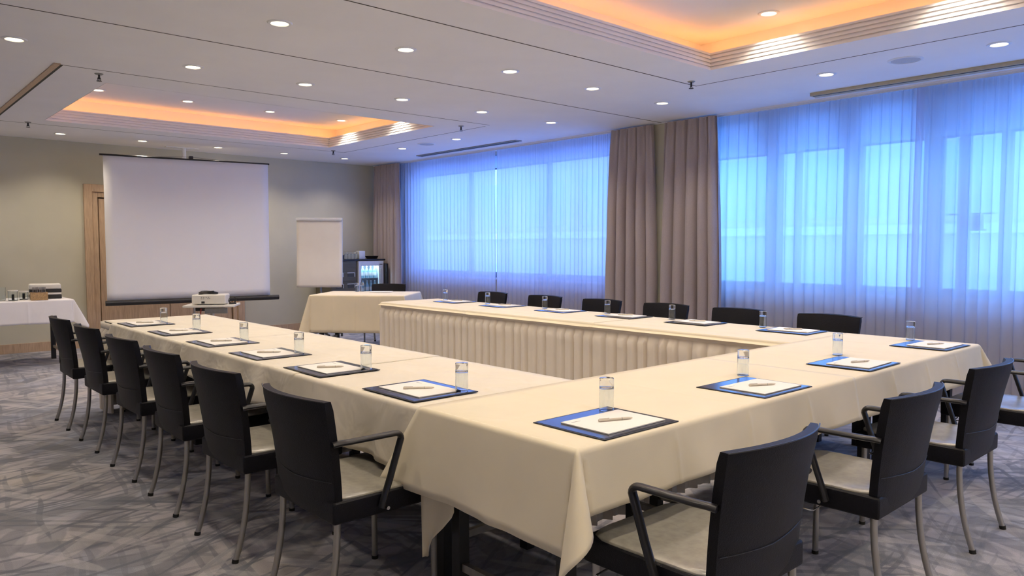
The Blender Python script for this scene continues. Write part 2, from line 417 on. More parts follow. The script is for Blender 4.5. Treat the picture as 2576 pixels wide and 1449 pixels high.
for i, x in enumerate(XS):
    downlight(x, 4.52, H, 'round ceiling downlight, %s from the left in the row nearest the near coffer' % ORD[i], 'ceiling downlights')
    downlight(x if i else 0.95, 6.05, H, 'round ceiling downlight, %s from the left in the row before the far coffer' % ORD[i], 'ceiling downlights')
    downlight(x, 10.65, H, 'round ceiling downlight, %s from the left in the row along the far wall' % ORD[i], 'ceiling downlights')
for nm, y in (('level with the near coffer, closer to camera', 1.67), ('level with the near coffer, beside the round speaker', 2.89),
              ('level with the far coffer, front of two', 7.78), ('level with the far coffer, back of two', 9.03)):
    downlight(6.04, y, H, 'round ceiling downlight on the window side, ' + nm, 'ceiling downlights')
    downlight(0.98, y, H, 'added unseen downlight on the left side, ' + nm.replace(', beside the round speaker', ', farther one'), 'ceiling downlights')  # left column is out of view, added for its light
for (nm, ys_) in (('far', (7.85, 9.10)), ('near', (1.66, 2.89))):
    for j, y in enumerate(ys_):
        for i, x in enumerate((2.18, 3.12, 4.12, 5.12)):
            downlight(x, y, HC2, 'round downlight inside the %s coffer, %s row, %s from the left' % (nm, ('front', 'back')[j], ORD[i]), 'coffer downlights')

for j, y in enumerate((0.4, -0.8, -2.0)):  # unseen lamp rows added to brighten the near end of the room
    for i, x in enumerate(XS):
        if y > 0 and 1 < i < 5: continue
        downlight(x, y, H, 'added unseen downlight behind the photographer, %s from the left, %s row back' % (ORD[i], ORD[j]), 'ceiling downlights')

def sprinkler_proto():
    t = thing('ceiling_sprinkler', 'x', 'sprinkler', (0, 0, H))
    MB().lathe([(0.0, -0.008), (0.026, -0.008), (0.034, 0)], n=20).build('escutcheon', M['vent'], t, smooth=True)
    m = MB(); m.lathe([(0.0, -0.045), (0.008, -0.045), (0.008, -0.004)], n=12)
    m.lathe([(0, -0.062), (0.020, -0.060), (0.020, -0.057), (0, -0.057)], n=16)
    m.tube([(0.008, 0, -0.03), (0.012, 0, -0.045), (0.004, 0, -0.058)], 0.0025, 6); m.tube([(-0.008, 0, -0.03), (-0.012, 0, -0.045), (-0.004, 0, -0.058)], 0.0025, 6)
    m.build('sprinkler_head', M['black_plastic'], t, smooth=True)
    return t
SP = sprinkler_proto()
for i, (x, y, lb) in enumerate(((1.64, 6.80, 'small dark sprinkler head at the near left corner of the far coffer'), (1.66, 9.92, 'small dark sprinkler head at the far left, beyond the far coffer'),
        (5.44, 6.92, 'small dark sprinkler head at the near right corner of the far coffer'), (5.43, 9.90, 'small dark sprinkler head beyond the far right corner of the far coffer'),
        (5.45, 3.78, 'small dark sprinkler head beside the corner of the near coffer'))):
    o = SP if i == 0 else copy_tree(SP)
    o.location = (x, y, H); o['label'] = lb; o['group'] = 'ceiling sprinklers'
for i, (y, lb) in enumerate(((2.28, 'large round ceiling speaker near the front window'), (8.43, 'round ceiling speaker at the far end of the room'))):
    t = thing('ceiling_speaker', lb, 'speaker', (6.03, y, H), 0, 'ceiling speakers')
    MB().lathe([(0.098, -0.001), (0.104, -0.007), (0.118, -0.005), (0.124, 0)], n=32).build('trim_ring', M['white_metal'], t, smooth=True)
    MB().lathe([(0, -0.006), (0.098, -0.004), (0.099, 0)], n=32).build('grille', M['speaker_grille'], t, smooth=True)
# slot diffusers
t = thing('slot_air_vent', 'long dark slot air vent in ceiling above the far window', 'air vent', (6.72, 8.46, H))
MB().box(-0.055, 0.055, -1.13, 1.13, -0.012, 0.0, 0.003).build('vent_frame', M['vent'], t)
for sx in (-0.024, 0.024): MB().box(sx-0.014, sx+0.014, -1.11, 1.11, -0.0135, -0.008).build('slot', M['groove'], t)
M['beige_metal'] = mat('beige_vent_frame', (0.48, 0.44, 0.33), 0.6)
t = thing('slot_air_vent', 'long pale slot air vent in ceiling above the near window', 'air vent', (6.74, 1.1, H))
MB().box(-0.075, 0.075, -2.2, 2.24, -0.030, 0.0, 0.003).build('vent_frame', M['beige_metal'], t)
MB().box(-0.060, -0.040, -2.18, 2.22, -0.032, -0.028).build('slot', M['groove'], t)
MB().box(0.025, 0.07, -2.2, 2.24, -0.034, -0.029, 0.001).build('blade', M['white_metal'], t)

# ------------------------------------------------------------------ windows, blinds, curtains
for (a, b_, n) in WIN:
    wn = thing('window_%d' % n, None, None, (XR+0.06, a, SILL)); wn['kind'] = 'structure'
    Lw = b_-a; Hh = HEAD-SILL
    f = MB()
    f.box(-0.04, 0.04, 0, Lw, 0, 0.10, 0.004).box(-0.04, 0.04, 0, Lw, Hh-0.06, Hh, 0.004)
    if n == 1: muls = [(0, 0.1), (1.93-a, 0.08), (2.245-a, 0.09), (2.49-a, 0.16), (3.20-a, 0.18), (3.76-a, 0.05), (4.02-a, 0.16), (1.2-a, 0.12), (0.3-a, 0.12), (-0.8-a, 0.12), (Lw, 0.1)]
    else: muls = [(0, 0.1), (1.4, 0.05), (3.1, 0.05), (Lw, 0.1)]
    for (c_, w_) in muls:
        f.box(-0.035, 0.035, max(0, c_-w_/2), min(Lw, c_+w_/2), 0.10, Hh-0.06, 0.003)
    f.build('window_frame', M['frame_dark'], wn)
    MB().box(0.0, 0.006, 0.02, Lw-0.02, 0.05, Hh-0.02).build('window_pane', M['pane' if n == 1 else 'pane_tinted'], wn)
    MB().box(-0.16, -0.05, 0, Lw, -0.005, 0.02, 0.004).build('window_sill', M['white_metal'], wn)
    if n == 1:
        hb = MB(); hb.box(-0.075, -0.035, 2.08-a, 2.22-a, 0.62, 0.74, 0.006).box(-0.08, -0.035, 2.0-a, 2.34-a, 0.745, 0.757, 0.003).box(-0.08, -0.035, 2.06-a, 2.24-a, 0.606, 0.617, 0.003)
        hb.build('window_lock', M['frame_dark'], wn)
# exterior roller blinds partly lowered
for (a, b_, zb, lb) in ((-1.9, 4.75, 2.31, 'roller blind lowered a little behind sheers of the near window'), (5.95, 10.45, 2.50, 'roller blind lowered a little behind sheers of the far window')):
    t = thing('roller_blind', lb, 'blind', (XR-0.03, 0, 0), 0, 'roller blinds')
    MB().box(-0.002, 0.0, a+0.02, b_-0.02, zb, HEAD-0.02).build('blind_fabric', M['blind'], t)
    MB().box(-0.008, 0.006, a+0.02, b_-0.02, zb-0.02, zb, 0.003).build('bottom_bar', M['frame_dark'], t)

def pleat(y0, y1, x, z0, z1, pitch, amp, seed, nz_=14, taper=None, top=0.05, sharp=1.0, gather=0.25, lean=None):
    """rows of a pleated panel hanging in the plane x"""
    rnd = random.Random(seed); n = max(8, int((y1-y0)/pitch*14)); ph = []
    # irregular pleat phase
    acc = 0; phs = []
    for i in range(n+1):
        phs.append(acc); acc += 2*PI/14*(0.75+0.5*noise.noise(Vector((i*0.045, seed, 0.3)))+0.25)
    rows = []
    for j in range(nz_+1):
        t = j/nz_; z = z1 + (z0-z1)*t
        g = min(1.0, gather + t*2.2) if t > top else gather*0.8
        row = []
        for i in range(n+1):
            u = i/n; y = y0+(y1-y0)*u
            a = amp*g*(0.7+0.6*noise.noise(Vector((u*9, t*0.7, seed))))
            s1 = math.sin(phs[i] + 0.5*noise.noise(Vector((u*6, t*1.2, seed+5))))
            s1 = math.copysign(abs(s1)**sharp, s1)
            fine = (1-g)*0.35*amp*math.sin(phs[i]*2.0)
            yy = y
            if taper: yy = (y0+y1)/2 + (y-(y0+y1)/2)*taper(t)
            yy += 0.35*pitch*g*0.5*math.cos(phs[i])
            if lean: yy += lean*t
            row.append((x + a*s1 + fine + 0.01*noise.noise(Vector((u*3, t*2, seed+9))), yy, z))
        rows.append(row)
    return rows
def curtain(name, label, cat, y0, y1, x, pitch, amp, seed, m, group, taper=None, z0=0.02, z1=H-0.02, **k):
    b = MB(); b.grid(pleat(y0, y1, x, z0, z1, pitch, amp, seed, taper=taper, **k))
    o = b.build(name, m, smooth=True, angle=180, recalc=False)
    return tag(o, label, cat, group)
SH = 'sheer curtains'
curtain('sheer_curtain', 'white sheer curtain of the far window, far half', 'curtain', 8.19, 11.0, 7.06, 0.085, 0.022, 1, M['sheer'], SH)
curtain('sheer_curtain', 'white sheer curtain of the far window, half beside the central drapes', 'curtain', 5.55, 8.17, 7.06, 0.085, 0.022, 2, M['sheer'], SH)
curtain('sheer_curtain', 'white sheer curtain of the near window, half beside the central drapes', 'curtain', 2.50, 5.0, 7.06, 0.10, 0.024, 3, M['sheer'], SH)
curtain('sheer_curtain', 'white sheer curtain of the near window, half nearest the camera', 'curtain', -1.2, 2.56, 7.045, 0.10, 0.024, 4, M['sheer'], SH)
DRP = 'taupe drapes'
tp = lambda t: 0.90 + 0.14*min(1, t*1.6)
curtain('drape', 'dark taupe drape in the far corner of the room', 'curtain', 10.42, 11.28, 6.93, 0.115, 0.055, 11, M['drape'], DRP, taper=lambda t: 0.92+0.1*t, top=0.035, sharp=0.8)
curtain('drape', 'left dark taupe drape of the pair between the windows', 'curtain', 5.27, 5.97, 6.93, 0.125, 0.070, 12, M['drape'], DRP, taper=lambda t: 0.90+0.22*min(1, 1.6*t)**0.7, top=0.035, sharp=0.8)
curtain('drape', 'right dark taupe drape of the pair between the windows', 'curtain', 4.44, 5.19, 6.93, 0.130, 0.072, 13, M['drape'], DRP, taper=lambda t: 0.89+0.18*min(1, 1.6*t)**0.7, top=0.035, sharp=0.8)
# curtain tracks
MB().box(7.035, 7.075, -1.3, 11.1, H-0.022, H, 0.002).build('trim_14', M['white_metal'], kind='structure')

# ------------------------------------------------------------------ outside
M['facade'] = mat('pale_facade', (0.50, 0.52, 0.52), 0.8, noise_amt=0.08, nscale=0.5)
M['facade_window'] = mat('facade_window', (0.36, 0.48, 0.50), 0.2, spec=0.6)
M['facade_frame'] = mat('facade_frame', (0.62, 0.66, 0.68), 0.6)
t = thing('exterior_building', 'pale office building seen faintly through the sheer curtains', 'building', (22, 6, -6))
MB().box(0, 3, -26, 34, 0, 22).build('facade', M['facade'], t)
wm = MB(); fm = MB()
for j in range(6):
    for i in range(19):
        y = -25+i*3.1; z = 1.2+j*3.5
        wm.box(-0.04, 0.02, y, y+2.1, z, z+1.9)
    fm.box(-0.25, 0.02, -26, 34, 0.7+j*3.5, 0.95+j*3.5)
wm.build('window_row', M['facade_window'], t); fm.build('ledge', M['facade_frame'], t)
MB().box(8.2, 40, -40, 50, -6.3, -6.0).build('street_ground', M['facade_frame'], kind='structure')

# ------------------------------------------------------------------ tables
def hframe(L_, W_, h):
    """one leg frame of a folding banquet table: two square posts, foot bar"""
    pass
def banquet_table(x0, x1, y0, y1, label, along='x', grp='banquet tables under the cloths', name='banquet_table', rz=0.0, center=None):
    cx, cy = (x0+x1)/2, (y0+y1)/2
    if center: cx, cy = center
    t = thing(name, label, 'table', (cx, cy, 0), rz, grp)
    hx, hy = (x1-x0)/2, (y1-y0)/2
    MB().box(-hx+0.012, hx-0.012, -hy+0.012, hy-0.012, ZT-0.035, ZT-0.006, 0.004).build('tabletop', M['table_black'], t)
    for sx in (-1, 1):
        for sy in (-1, 1):
            px, py = sx*(hx-0.19), sy*(hy-0.10)
            if along == 'x': py = sy*(hy-0.13); px = sx*(hx-0.09)
            m = MB(); m.box(px-0.024, px+0.024, py-0.024, py+0.024, 0.0, ZT-0.035, 0.003)
            m.build('leg', M['table_black'], t)
        m = MB()
        if along == 'x': m.box(sx*(hx-0.09)-0.012, sx*(hx-0.09)+0.012, -hy+0.15, hy-0.15, 0.14, 0.17)
        else: m.box(-hx+0.2, hx-0.2, sx*(hy-0.10)-0.012, sx*(hy-0.10)+0.012, 0.14, 0.17)
        m.build('stretcher', M['steel'], t)
    return t
xx = [X0, X0+1.2, X0+2.4, X3]
for i in range(3): banquet_table(xx[i], xx[i+1], Y0, YI, ('black banquet table under the near cloth, at the camera corner', 'black banquet table under the near cloth, middle of the row', 'black banquet table under the near cloth, window end')[i], 'x')
yy = [YI, YI+1.51, YI+3.02, Y1]
for i in range(3): banquet_table(X0, XI, yy[i], yy[i+1], 'black banquet table under the left arm cloths, ' + ('near end', 'middle', 'far end')[i], 'y')
yy = [YI, YI+1.6, YI+3.2, YW]
for i in range(3): banquet_table(XJ, X3, yy[i], yy[i+1], 'black banquet table under the window arm cloths, ' + ('near end', 'middle', 'far end')[i], 'y')

# --- cloths
def hang(drop, n, flare, r=0.018):
    """profile of a hanging edge: list of (outward, down)"""
    pr = []
    for k in range(5):
        a = k/4*PI/2; pr.append((r*math.sin(a), r*(1-math.cos(a))))
    for k in range(1, n+1):
        t = k/n; d = (drop-r)*t
        pr.append((r + flare*t, r+d))
    return pr
def cloth(name, x0, x1, y0, y1, drops, label, m='cloth', seed=0, wav=0.010, flare=0.03, z=ZT, ears=(), rz=0, org=None, flags=None, top_noise=0.0012, ear_k=0.42, earlen=1.0, ear_w=0.26, extra=None, creases=True, group='white tablecloths', edge_flare=None, ext={}):
    """drops: dict of side -> hang length. ears: corners ('-x-y') where both sides hang and a fold forms."""
    b = MB()
    nx = max(2, int((x1-x0)/0.05)); ny = max(2, int((y1-y0)/0.05))
    def zt(x, y):
        return z + top_noise*noise.noise(Vector((x*3.1, y*3.1, seed)))*max(0, min(1, (x-x0)/0.06, (x1-x)/0.06, (y-y0)/0.06, (y1-y)/0.06))
    def fold(x, y):   # pressed fold lines, slightly raised
        v = 0
        if creases:
            for k in (1, 2, 3):
                v += 0.0018*math.exp(-((x-(x0+(x1-x0)*k/4))/0.008)**2)
            v += 0.0018*math.exp(-((y-(y0+(y1-y0)*0.5))/0.008)**2)
        return v*max(0, min(1, (x-x0)/0.03, (x1-x)/0.03, (y-y0)/0.03, (y1-y)/0.03))
    def lin(a, c_, n): return [a+(c_-a)*i/n for i in range(n+1)]
    X = lin(x0, x1, nx); Y = lin(y0, y1, ny)
    if creases:
        for k in (1, 2, 3):
            cxx = x0+(x1-x0)*k/4; X += [cxx-0.01, cxx, cxx+0.01]
        cy = (y0+y1)/2; Y += [cy-0.01, cy, cy+0.01]
        X = sorted(set(round(v, 4) for v in X)); Y = sorted(set(round(v, 4) for v in Y))
    b.grid([[(x, y, zt(x, y)+fold(x, y)) for x in X] for y in Y])
    N_ = 10
    for side, dr in drops.items():
        ax, sg = side[1], (-1 if side[0] == '-' else 1)
        pts = X if ax == 'y' else Y
        if ax == 'y': edge = y0 if sg < 0 else y1
        else: edge = x0 if sg < 0 else x1
        if side in ext: pts = [v for v in pts if ext[side][0] <= v <= ext[side][1]]
        fine = []
        for a_, c_ in zip(pts, pts[1:]): fine += [a_, (a_+c_)/2]
        fine.append(pts[-1]); pts = fine
        rows = []
        d0_, d1_ = dr if isinstance(dr, tuple) else (dr, dr)
        dr = 1.0
        lo, hi = pts[0], pts[-1]
        P0, P1 = hang(d0_, N_, flare), hang(d1_, N_, flare)
        for (oa, da), (ob, db) in zip(P0, P1):
            row = []
            for p in pts:
                q_ = (p-lo)/(hi-lo); o = oa+(ob-oa)*q_; d = da+(db-da)*q_; dr = d0_+(d1_-d0_)*q_
                f = max(0, (d-0.02)/max(dr, 0.01))
                # flatten the waves near ears
                we = min(1, (p-lo-0.09)/0.15, (hi-p-0.09)/0.15) if ears else 1
                we = max(0, we)**1.5
                w_ = wav*f*(1.3*noise.noise(Vector((p*4.5, seed*3.7, d*1.5))) + 0.7*noise.noise(Vector((p*11, seed+2, d*3))))
                cr = 0
                if creases and ax == 'y':
                    for k in (1, 2, 3): cr += 0.004*math.exp(-((p-(x0+(x1-x0)*k/4))/0.012)**2)
                oo = o + we*w_ + cr*min(1, f*8) + 0.0
                dd = d + f*0.006*noise.noise(Vector((p*3, seed+8, 0)))*we
                pp = p
                if edge_flare:
                    for (s_, e_, k_) in edge_flare:
                        if s_ == side:
                            if e_ > 0: pp = p + k_*d*max(0, 1-(hi-p)/0.35)**1.5; oo += 0.14*max(0, d-0.02)*max(0, 1-(hi-p)/0.30)**1.2
                            else: pp = p - k_*d*max(0, 1-(p-lo)/0.35)**1.5
                zz = z - dd + (0 if d > 0.001 else 0)
                if ax == 'y': row.append((pp, edge+sg*oo, zz))
                else: row.append((edge+sg*oo, pp, zz))
            rows.append(row)
        b.grid(rows)
    for (cn, lean) in ears:
        sx = -1 if cn[0] == '-' else 1; sy = -1 if cn[2] == '-' else 1
        cx, cy = (x0 if sx < 0 else x1), (y0 if sy < 0 else y1)
        dA = drops.get(cn[:2], 0.28); dB = drops.get(cn[2:], 0.28)
        if isinstance(dA, tuple): dA = dA[0 if sy < 0 else 1]
        if isinstance(dB, tuple): dB = dB[0 if sx < 0 else 1]
        nu = 30; nr = 20; rows = []
        for j in range(nr+1):
            row = []
            for i in range(nu+1):
                u = i/nu; ph = u*PI/2     # 0: the x side, 1: the y side
                Lm = min(dA/max(0.12, math.cos(ph)), dB/max(0.12, math.sin(ph)))*1.0
                Lm = min(Lm, math.hypot(dA, dB)*earlen)
                rr = 0.018*(1-math.cos(j/4*PI/2)) if j <= 4 else 0.018 + (Lm-0.018)*(j-4)/(nr-4)
                dm = dA*math.cos(ph)**2 + dB*math.sin(ph)**2
                if rr < 0.018: o = 0.018*math.sin(math.acos(1-rr/0.018))
                else: o = 0.018 + flare*(rr-0.018)/max(dm-0.018, 0.05)
                nxv = Vector((sx*math.cos(ph), sy*math.sin(ph), 0))
                bulge = ear_k*rr*math.exp(-((u-0.5)/0.17)**2)*(1-0.12*rr)
                e = Vector((sx*math.cos(lean), sy*math.sin(lean), 0)).normalized()
                side_w = ear_w*rr*math.sin(2*PI*u)*math.exp(-((u-0.5)/0.22)**2)
                tdir = Vector((-e.y, e.x, 0))*(1 if sx*sy > 0 else -1)
                P = Vector((cx, cy, 0)) + nxv*o + e*bulge + tdir*side_w*(-1)
                row.append((P.x, P.y, z - rr*(1-0.04*bulge/max(rr, .01)) - (0.0 if j else 0)))
            rows.append(row)
        b.grid(rows)
    if extra: extra(b)
    o = b.build(name, M[m], smooth=True, angle=180, recalc=True, solid=0.0016, merge=0.0006)
    if org: o.location = org; o.rotation_euler = (0, 0, rz)
    return tag(o, label, 'tablecloth', group)

Zc = ZT
def back_fold(b):
    # the corner of the cloth that hangs folded behind its outer face
    zs_ = [0.50, 0.46, 0.42, 0.39, 0.365, 0.34, 0.31, 0.28, 0.25, 0.22, 0.195, 0.17]
    yr = [2.14, 2.135, 2.13, 2.13, 2.145, 2.17, 2.20, 2.235, 2.268, 2.285, 2.295, 2.305]
    rows = []
    for z, y1_ in zip(zs_, yr):
        row = []
        for i in range(13):
            u = i/12; y = 2.315 + (y1_-2.315)*u
            row.append((1.618 + 0.020*math.sin(u*PI*1.3) + 0.03*u*u + 0.05*(0.5-z)*0.3, y, z))
        rows.append(row)
    b.grid(rows)
cloth('tablecloth', X0, 3.47, Y0, 2.31, {'-x': (0.325, 0.30), '-y': (0.195, 0.192)}, 'cream tablecloth on the near table, half at the camera corner', seed=1, ears=(('-x-y', R(48)),), flare=0.03,
      z=Zc+0.002, edge_flare=[('-x', 1, 0.55)], wav=0.012, extra=back_fold)
cloth('tablecloth', 3.44, X3, Y0, 2.315, {'+x': 0.24, '-y': (0.192, 0.195)}, 'cream tablecloth on the near table, half toward the window', seed=2, ears=(('+x-y', R(50)),), z=Zc-0.0005, wav=0.016)
cloth('tablecloth', X0, XI, 2.27, 3.38, {'-x': (0.27, 0.205)}, 'cream tablecloth on the left arm, first from the camera', seed=3, z=Zc-0.0015, wav=0.036, m='cloth_creased')
cloth('tablecloth', X0, XI, 3.33, 4.88, {'-x': (0.20, 0.175)}, 'cream tablecloth on the left arm, second from the camera', seed=4, z=Zc+0.001, wav=0.042, m='cloth_creased')
cloth('tablecloth', X0, XI, 4.85, Y1, {'-x': (0.18, 0.22)}, 'cream tablecloth on the left arm, far end', seed=5, ext={'-x': (4.8, 6.56)}, z=Zc-0.001, wav=0.050, m='cloth_creased')
cloth('tablecloth', XJ, X3, 2.27, 4.0, {'+x': 0.22, '-x': 0.030}, 'cream tablecloth on the window arm, near end', seed=6, z=Zc-0.0015)
cloth('tablecloth', XJ, X3, 3.97, 5.6, {'+x': 0.22, '-x': 0.034}, 'cream tablecloth on the window arm, middle', seed=7, z=Zc+0.0005)
cloth('tablecloth', XJ, X3, 5.57, YW, {'+x': 0.22, '-x': 0.030, '+y': 0.03}, 'cream tablecloth on the window arm, far end', seed=8, z=Zc-0.001)

# --- box-pleated skirting
def skirt(path, label, seed, z1=ZT-0.006, z0=0.03, pitch=0.105, amp=0.034, sgn=1, name='table_skirt', sag=0.0):
    """path: list of (x,y); the outside is to the left of travel when sgn=1"""
    P = [Vector((p[0], p[1], 0)) for p in path]; segs = [(a, c_) for a, c_ in zip(P, P[1:])]
    tot = sum((c_-a).length for a, c_ in segs); step = 0.0125
    S = []; d0 = 0
    for a, c_ in segs:
        L_ = (c_-a).length; n = max(2, int(L_/step)); dirv = (c_-a)/L_; nv = Vector((-dirv.y, dirv.x, 0))*sgn
        for i in range(n + (1 if (a, c_) == segs[-1] else 0)): S.append((d0+L_*i/n, a+dirv*(L_*i/n), nv))
        d0 += L_
    def pw(s):
        q = s/pitch + 0.75*noise.noise(Vector((s*1.9, seed, 0))); fr = q - math.floor(q)
        # a broad flat pleat with a narrow deep gap
        k_ = noise.noise(Vector((math.floor(q)*2.7, seed, 7.0)))
        wd_ = 0.17 + 0.10*k_
        # a broad pleat with a narrow deep gap, some pleats standing out more than others
        return (1 - max(0, 1-abs(fr-0.5-0.12*k_)/wd_)**0.7)*(0.85+0.45*k_) + 0.10*(fr-0.5), q
    zs = [0, 0.05, 0.06, 0.075, 0.11, 0.17, 0.26, 0.38, 0.5, 0.62, (z1-z0)]
    band = MB(); rows = []
    for d in [0, 0.05, 0.058]:
        rows.append([tuple(p + nv*(0.011+0.003*noise.noise(Vector((s*5, d*9, seed)))+(0.003 if d < 0.055 else -0.004)) + Vector((0, 0, z1-d-sag*max(0, math.sin(s*2.1+seed))))) for (s, p, nv) in S])
    band.grid(rows)
    rows = []
    for d in zs[1:]:
        g = min(1, (d-0.045)/0.07)
        row = []
        for (s, p, nv) in S:
            w_, q = pw(s)
            k = 0.6+0.8*noise.noise(Vector((math.floor(q)*1.3, seed, 1.0)))
            puff = 0.010*math.exp(-((d-0.105)/0.04)**2)*w_*(0.4+k)
            o = 0.010 + amp*g*w_*(1.0+0.3*k) + puff + 0.006*d*noise.noise(Vector((s*7, d*2, seed)))
            row.append(tuple(p + nv*o + Vector((0, 0, z1-d + 0.004*noise.noise(Vector((s*2.2, seed, 4)))))))
        rows.append(row)
    root = MB(); root.grid(rows)
    o = root.build(name, M['skirt'], smooth=True, angle=60, recalc=False)
    bb = band.build('top_band', M['skirt'], o, smooth=True, angle=180, recalc=False, solid=0.003)
    return tag(o, label, 'table skirt', 'pleated table skirts')
skirt([(XJ, YI+0.02), (XJ, YW), (XJ+0.5, YW)], 'pleated cream skirt on the inner side of the window arm', 1, sgn=1)
skirt([(XI+0.02, YI), (XJ-0.03, YI)], 'pleated cream skirt on the inner side of the near table', 2, sgn=1)
skirt([(XI, YI+0.03), (XI, Y1), (X0, Y1), (X0, Y1-0.32)], 'pleated cream skirt on the inner side and far end of the left arm', 3, sgn=-1)

# ------------------------------------------------------------------ chairs
def make_chair():
    t = thing('armchair', 'x', 'chair')
    # backrest: curved padded panel
    def edge(zn):   # zn 0..1 bottom to top -> (half width, y of side edges, y of centre, z)
        hw_ = 0.222 + 0.027*zn; z_ = 0.385 + 0.435*zn
        ys = -0.205 - 0.050*zn**1.6; yc = -0.222 - 0.092*zn**1.3
        return hw_, ys, yc, z_
    for pname, m_, yo, th in (('backrest', 'leather', 0.0, 0.037),):
        b = MB(); nz_ = 14; nx_ = 12
        for side in (0, 1):
            pass
        rings = []
        for j in range(nz_+1):
            zn = j/nz_; hw_, ys, yc, z_ = edge(zn); f = []; r = []
            tt = th*(0.80 if j in (0, nz_) else 1.0)
            for i in range(nx_+1):
                u = -1+2*i/nx_
                hwj = hw_ - (0.004 if j in (0, nz_) else 0)
                yy_ = yc + (ys-yc)*abs(u)**2.0
                e_ = tt*(0.8 if abs(u) > 0.99 else 1.0)
                zz_ = z_ + (0.006*(1-u*u) if j == nz_ else 0)
                f.append((u*hwj, yy_+e_*0.5, zz_)); r.append((u*hwj, yy_-e_*0.5, zz_ if j else zz_+0.006))
            rings.append(f + list(reversed(r)))
        V = b.grid(rings, wrap=True)
        nn = len(V[0]); h_ = nn//2
        for row, flip in ((V[0], False), (V[-1], True)):
            for i in range(h_-1):
                q = (row[i], row[i+1], row[nn-2-i], row[nn-1-i])
                try: b.bm.faces.new(q)
                except Exception: pass
        o = b.build(pname, M[m_], t, smooth=True, angle=50)
        # stitched seam across the lower back
        s_ = MB(); pts = []
        for i in range(13):
            u = -1+2*i/12; hw_, ys, yc, z_ = edge(0.33)
            pts.append((u*hw_*0.97, yc+(ys-yc)*abs(u)**2-th*0.5-0.0005, z_-0.035*(1-abs(u))*0.3))
        s_.tube(pts, 0.0013, 6); s_.build('seam', M['arm'], o, smooth=True)
        # piping round the top edge
        pts = []
        for i in range(15):
            u = -1+2*i/14; hw_, ys, yc, z_ = edge(1.0)
            pts.append((u*hw_, yc+(ys-yc)*abs(u)**2-th*0.42, z_+0.006*(1-u*u)+0.0005))
        s_ = MB(); s_.tube(pts, 0.0022, 6); s_.build('piping', M['arm'], o, smooth=True)
    # seat cushion and black seat shell below
    b = MB(); nx_, ny_ = 10, 10
    top = []; 
    def sp(u, v):
        x = u*(0.230 + 0.004*v); y = 0.005+v*0.232
        return x, y
    rows = []
    for (k, dz) in ((1.0, -0.006), (1.0, -0.002), (0.99, 0.001)):
        row = []
        for i in range(40):
            a = 2*PI*i/40; ca, sa = math.cos(a), math.sin(a)
            m_ = max(abs(ca), abs(sa)); e = 0.10
            u, v = ca/m_, sa/m_
            # rounded square
            p = 7.0; q = (abs(ca)**p+abs(sa)**p)**(-1/p); u, v = ca*q, sa*q
            x, y = sp(u*k, v*k); row.append((x, y, 0.464+dz))
        rows.append(row)
    for k in (0.9, 0.7, 0.45, 0.2):
        row = []
        for i in range(40):
            a = 2*PI*i/40; ca, sa = math.cos(a), math.sin(a); p = 7.0 if k > 0.8 else 5; q = (abs(ca)**p+abs(sa)**p)**(-1/p)
            x, y = sp(ca*q*k, sa*q*k); dz = 0.006-0.010*(1-k)
            row.append((x, y, 0.464+dz - 0.006*max(0, (y-0.19)/0.05)))
        rows.append(row)
    V = b.grid(rows, wrap=True); b.bm.faces.new(V[-1]); b.bm.faces.new(list(reversed(V[0])))
    b.build('seat', M['seat_sheen'], t, smooth=True, angle=40)
    b = MB(); b.box(-0.238, 0.238, -0.235, 0.245, 0.378, 0.459, 0.014, seg=3).build('seat_shell', M['leather'], t, smooth=True)
    # armrests: flat bar bent down at the front and back to the seat shell
    for s in (-1, 1):
        x = s*0.262
        pts = [(s*0.247, -0.238, 0.668), (s*0.254, -0.215, 0.672)]
        pts += [(x, y, 0.673) for y in (-0.18, -0.12, -0.06, 0.0)]
        for k in range(1, 6):
            a = k/6*R(105); pts.append((x, 0.008+0.022*math.sin(a), 0.673-0.022*(1-math.cos(a))))
        pts += [(x, 0.012, 0.60), (x, -0.016, 0.52), (x*0.985, -0.044, 0.44), (x*0.975, -0.052, 0.41)]
        b = MB(); b.tube(pts, 0.01, 12, flat=(0.0165, 0.0105)); 
        b.build('armrest', M['arm'], t, smooth=True)
        # chrome fixing screw on the shell
        b = MB(); b.tube([(s*0.256, -0.03, 0.405), (s*0.268, -0.03, 0.405)], 0.007, 12); b.build('screw', M['chrome'], t, smooth=True)
    # linking wire under the seat shell
    b = MB(); b.tube([(-0.21, 0.16, 0.371), (-0.268, 0.16, 0.367), (-0.270, 0.15, 0.366), (-0.270, 0.0, 0.366), (-0.268, -0.01, 0.367), (-0.21, -0.01, 0.371)], 0.0032, 6)
    b.build('linking_bar', M['chrome'], t, smooth=True)
    for s in (-1, 1):
        # rear leg curving backwards
        pts = []
        for k in range(13):
            q = k/12; z_ = 0.40*(1-q)
            pts.append((s*0.215, -0.208 - 0.062*q**2.3, z_ + 0.012))
        b = MB(); b.tube(pts, 0.0125, 12); l = b.build('leg', M['steel'], t, smooth=True)
        b = MB(); b.tube([(s*0.215, -0.2695, 0.016), (s*0.215, -0.272, 0.0)], 0.0142, 12); b.build('foot_cap', M['rubber'], l, smooth=True)
        b = MB(); b.box(s*0.226-0.003, s*0.226+0.003, -0.226, -0.218, 0.39, 0.435, 0.001); b.build('clip', M['chrome'], t)
        b = MB(); b.tube([(s*0.218, 0.205, 0.385), (s*0.218, 0.208, 0.012)], 0.0125, 12); l = b.build('leg', M['steel'], t, smooth=True)
        b = MB(); b.tube([(s*0.218, 0.208, 0.014), (s*0.218, 0.208, 0.0)], 0.0142, 12); b.build('foot_cap', M['rubber'], l, smooth=True)
    return t
CH = make_chair(); used = [False]
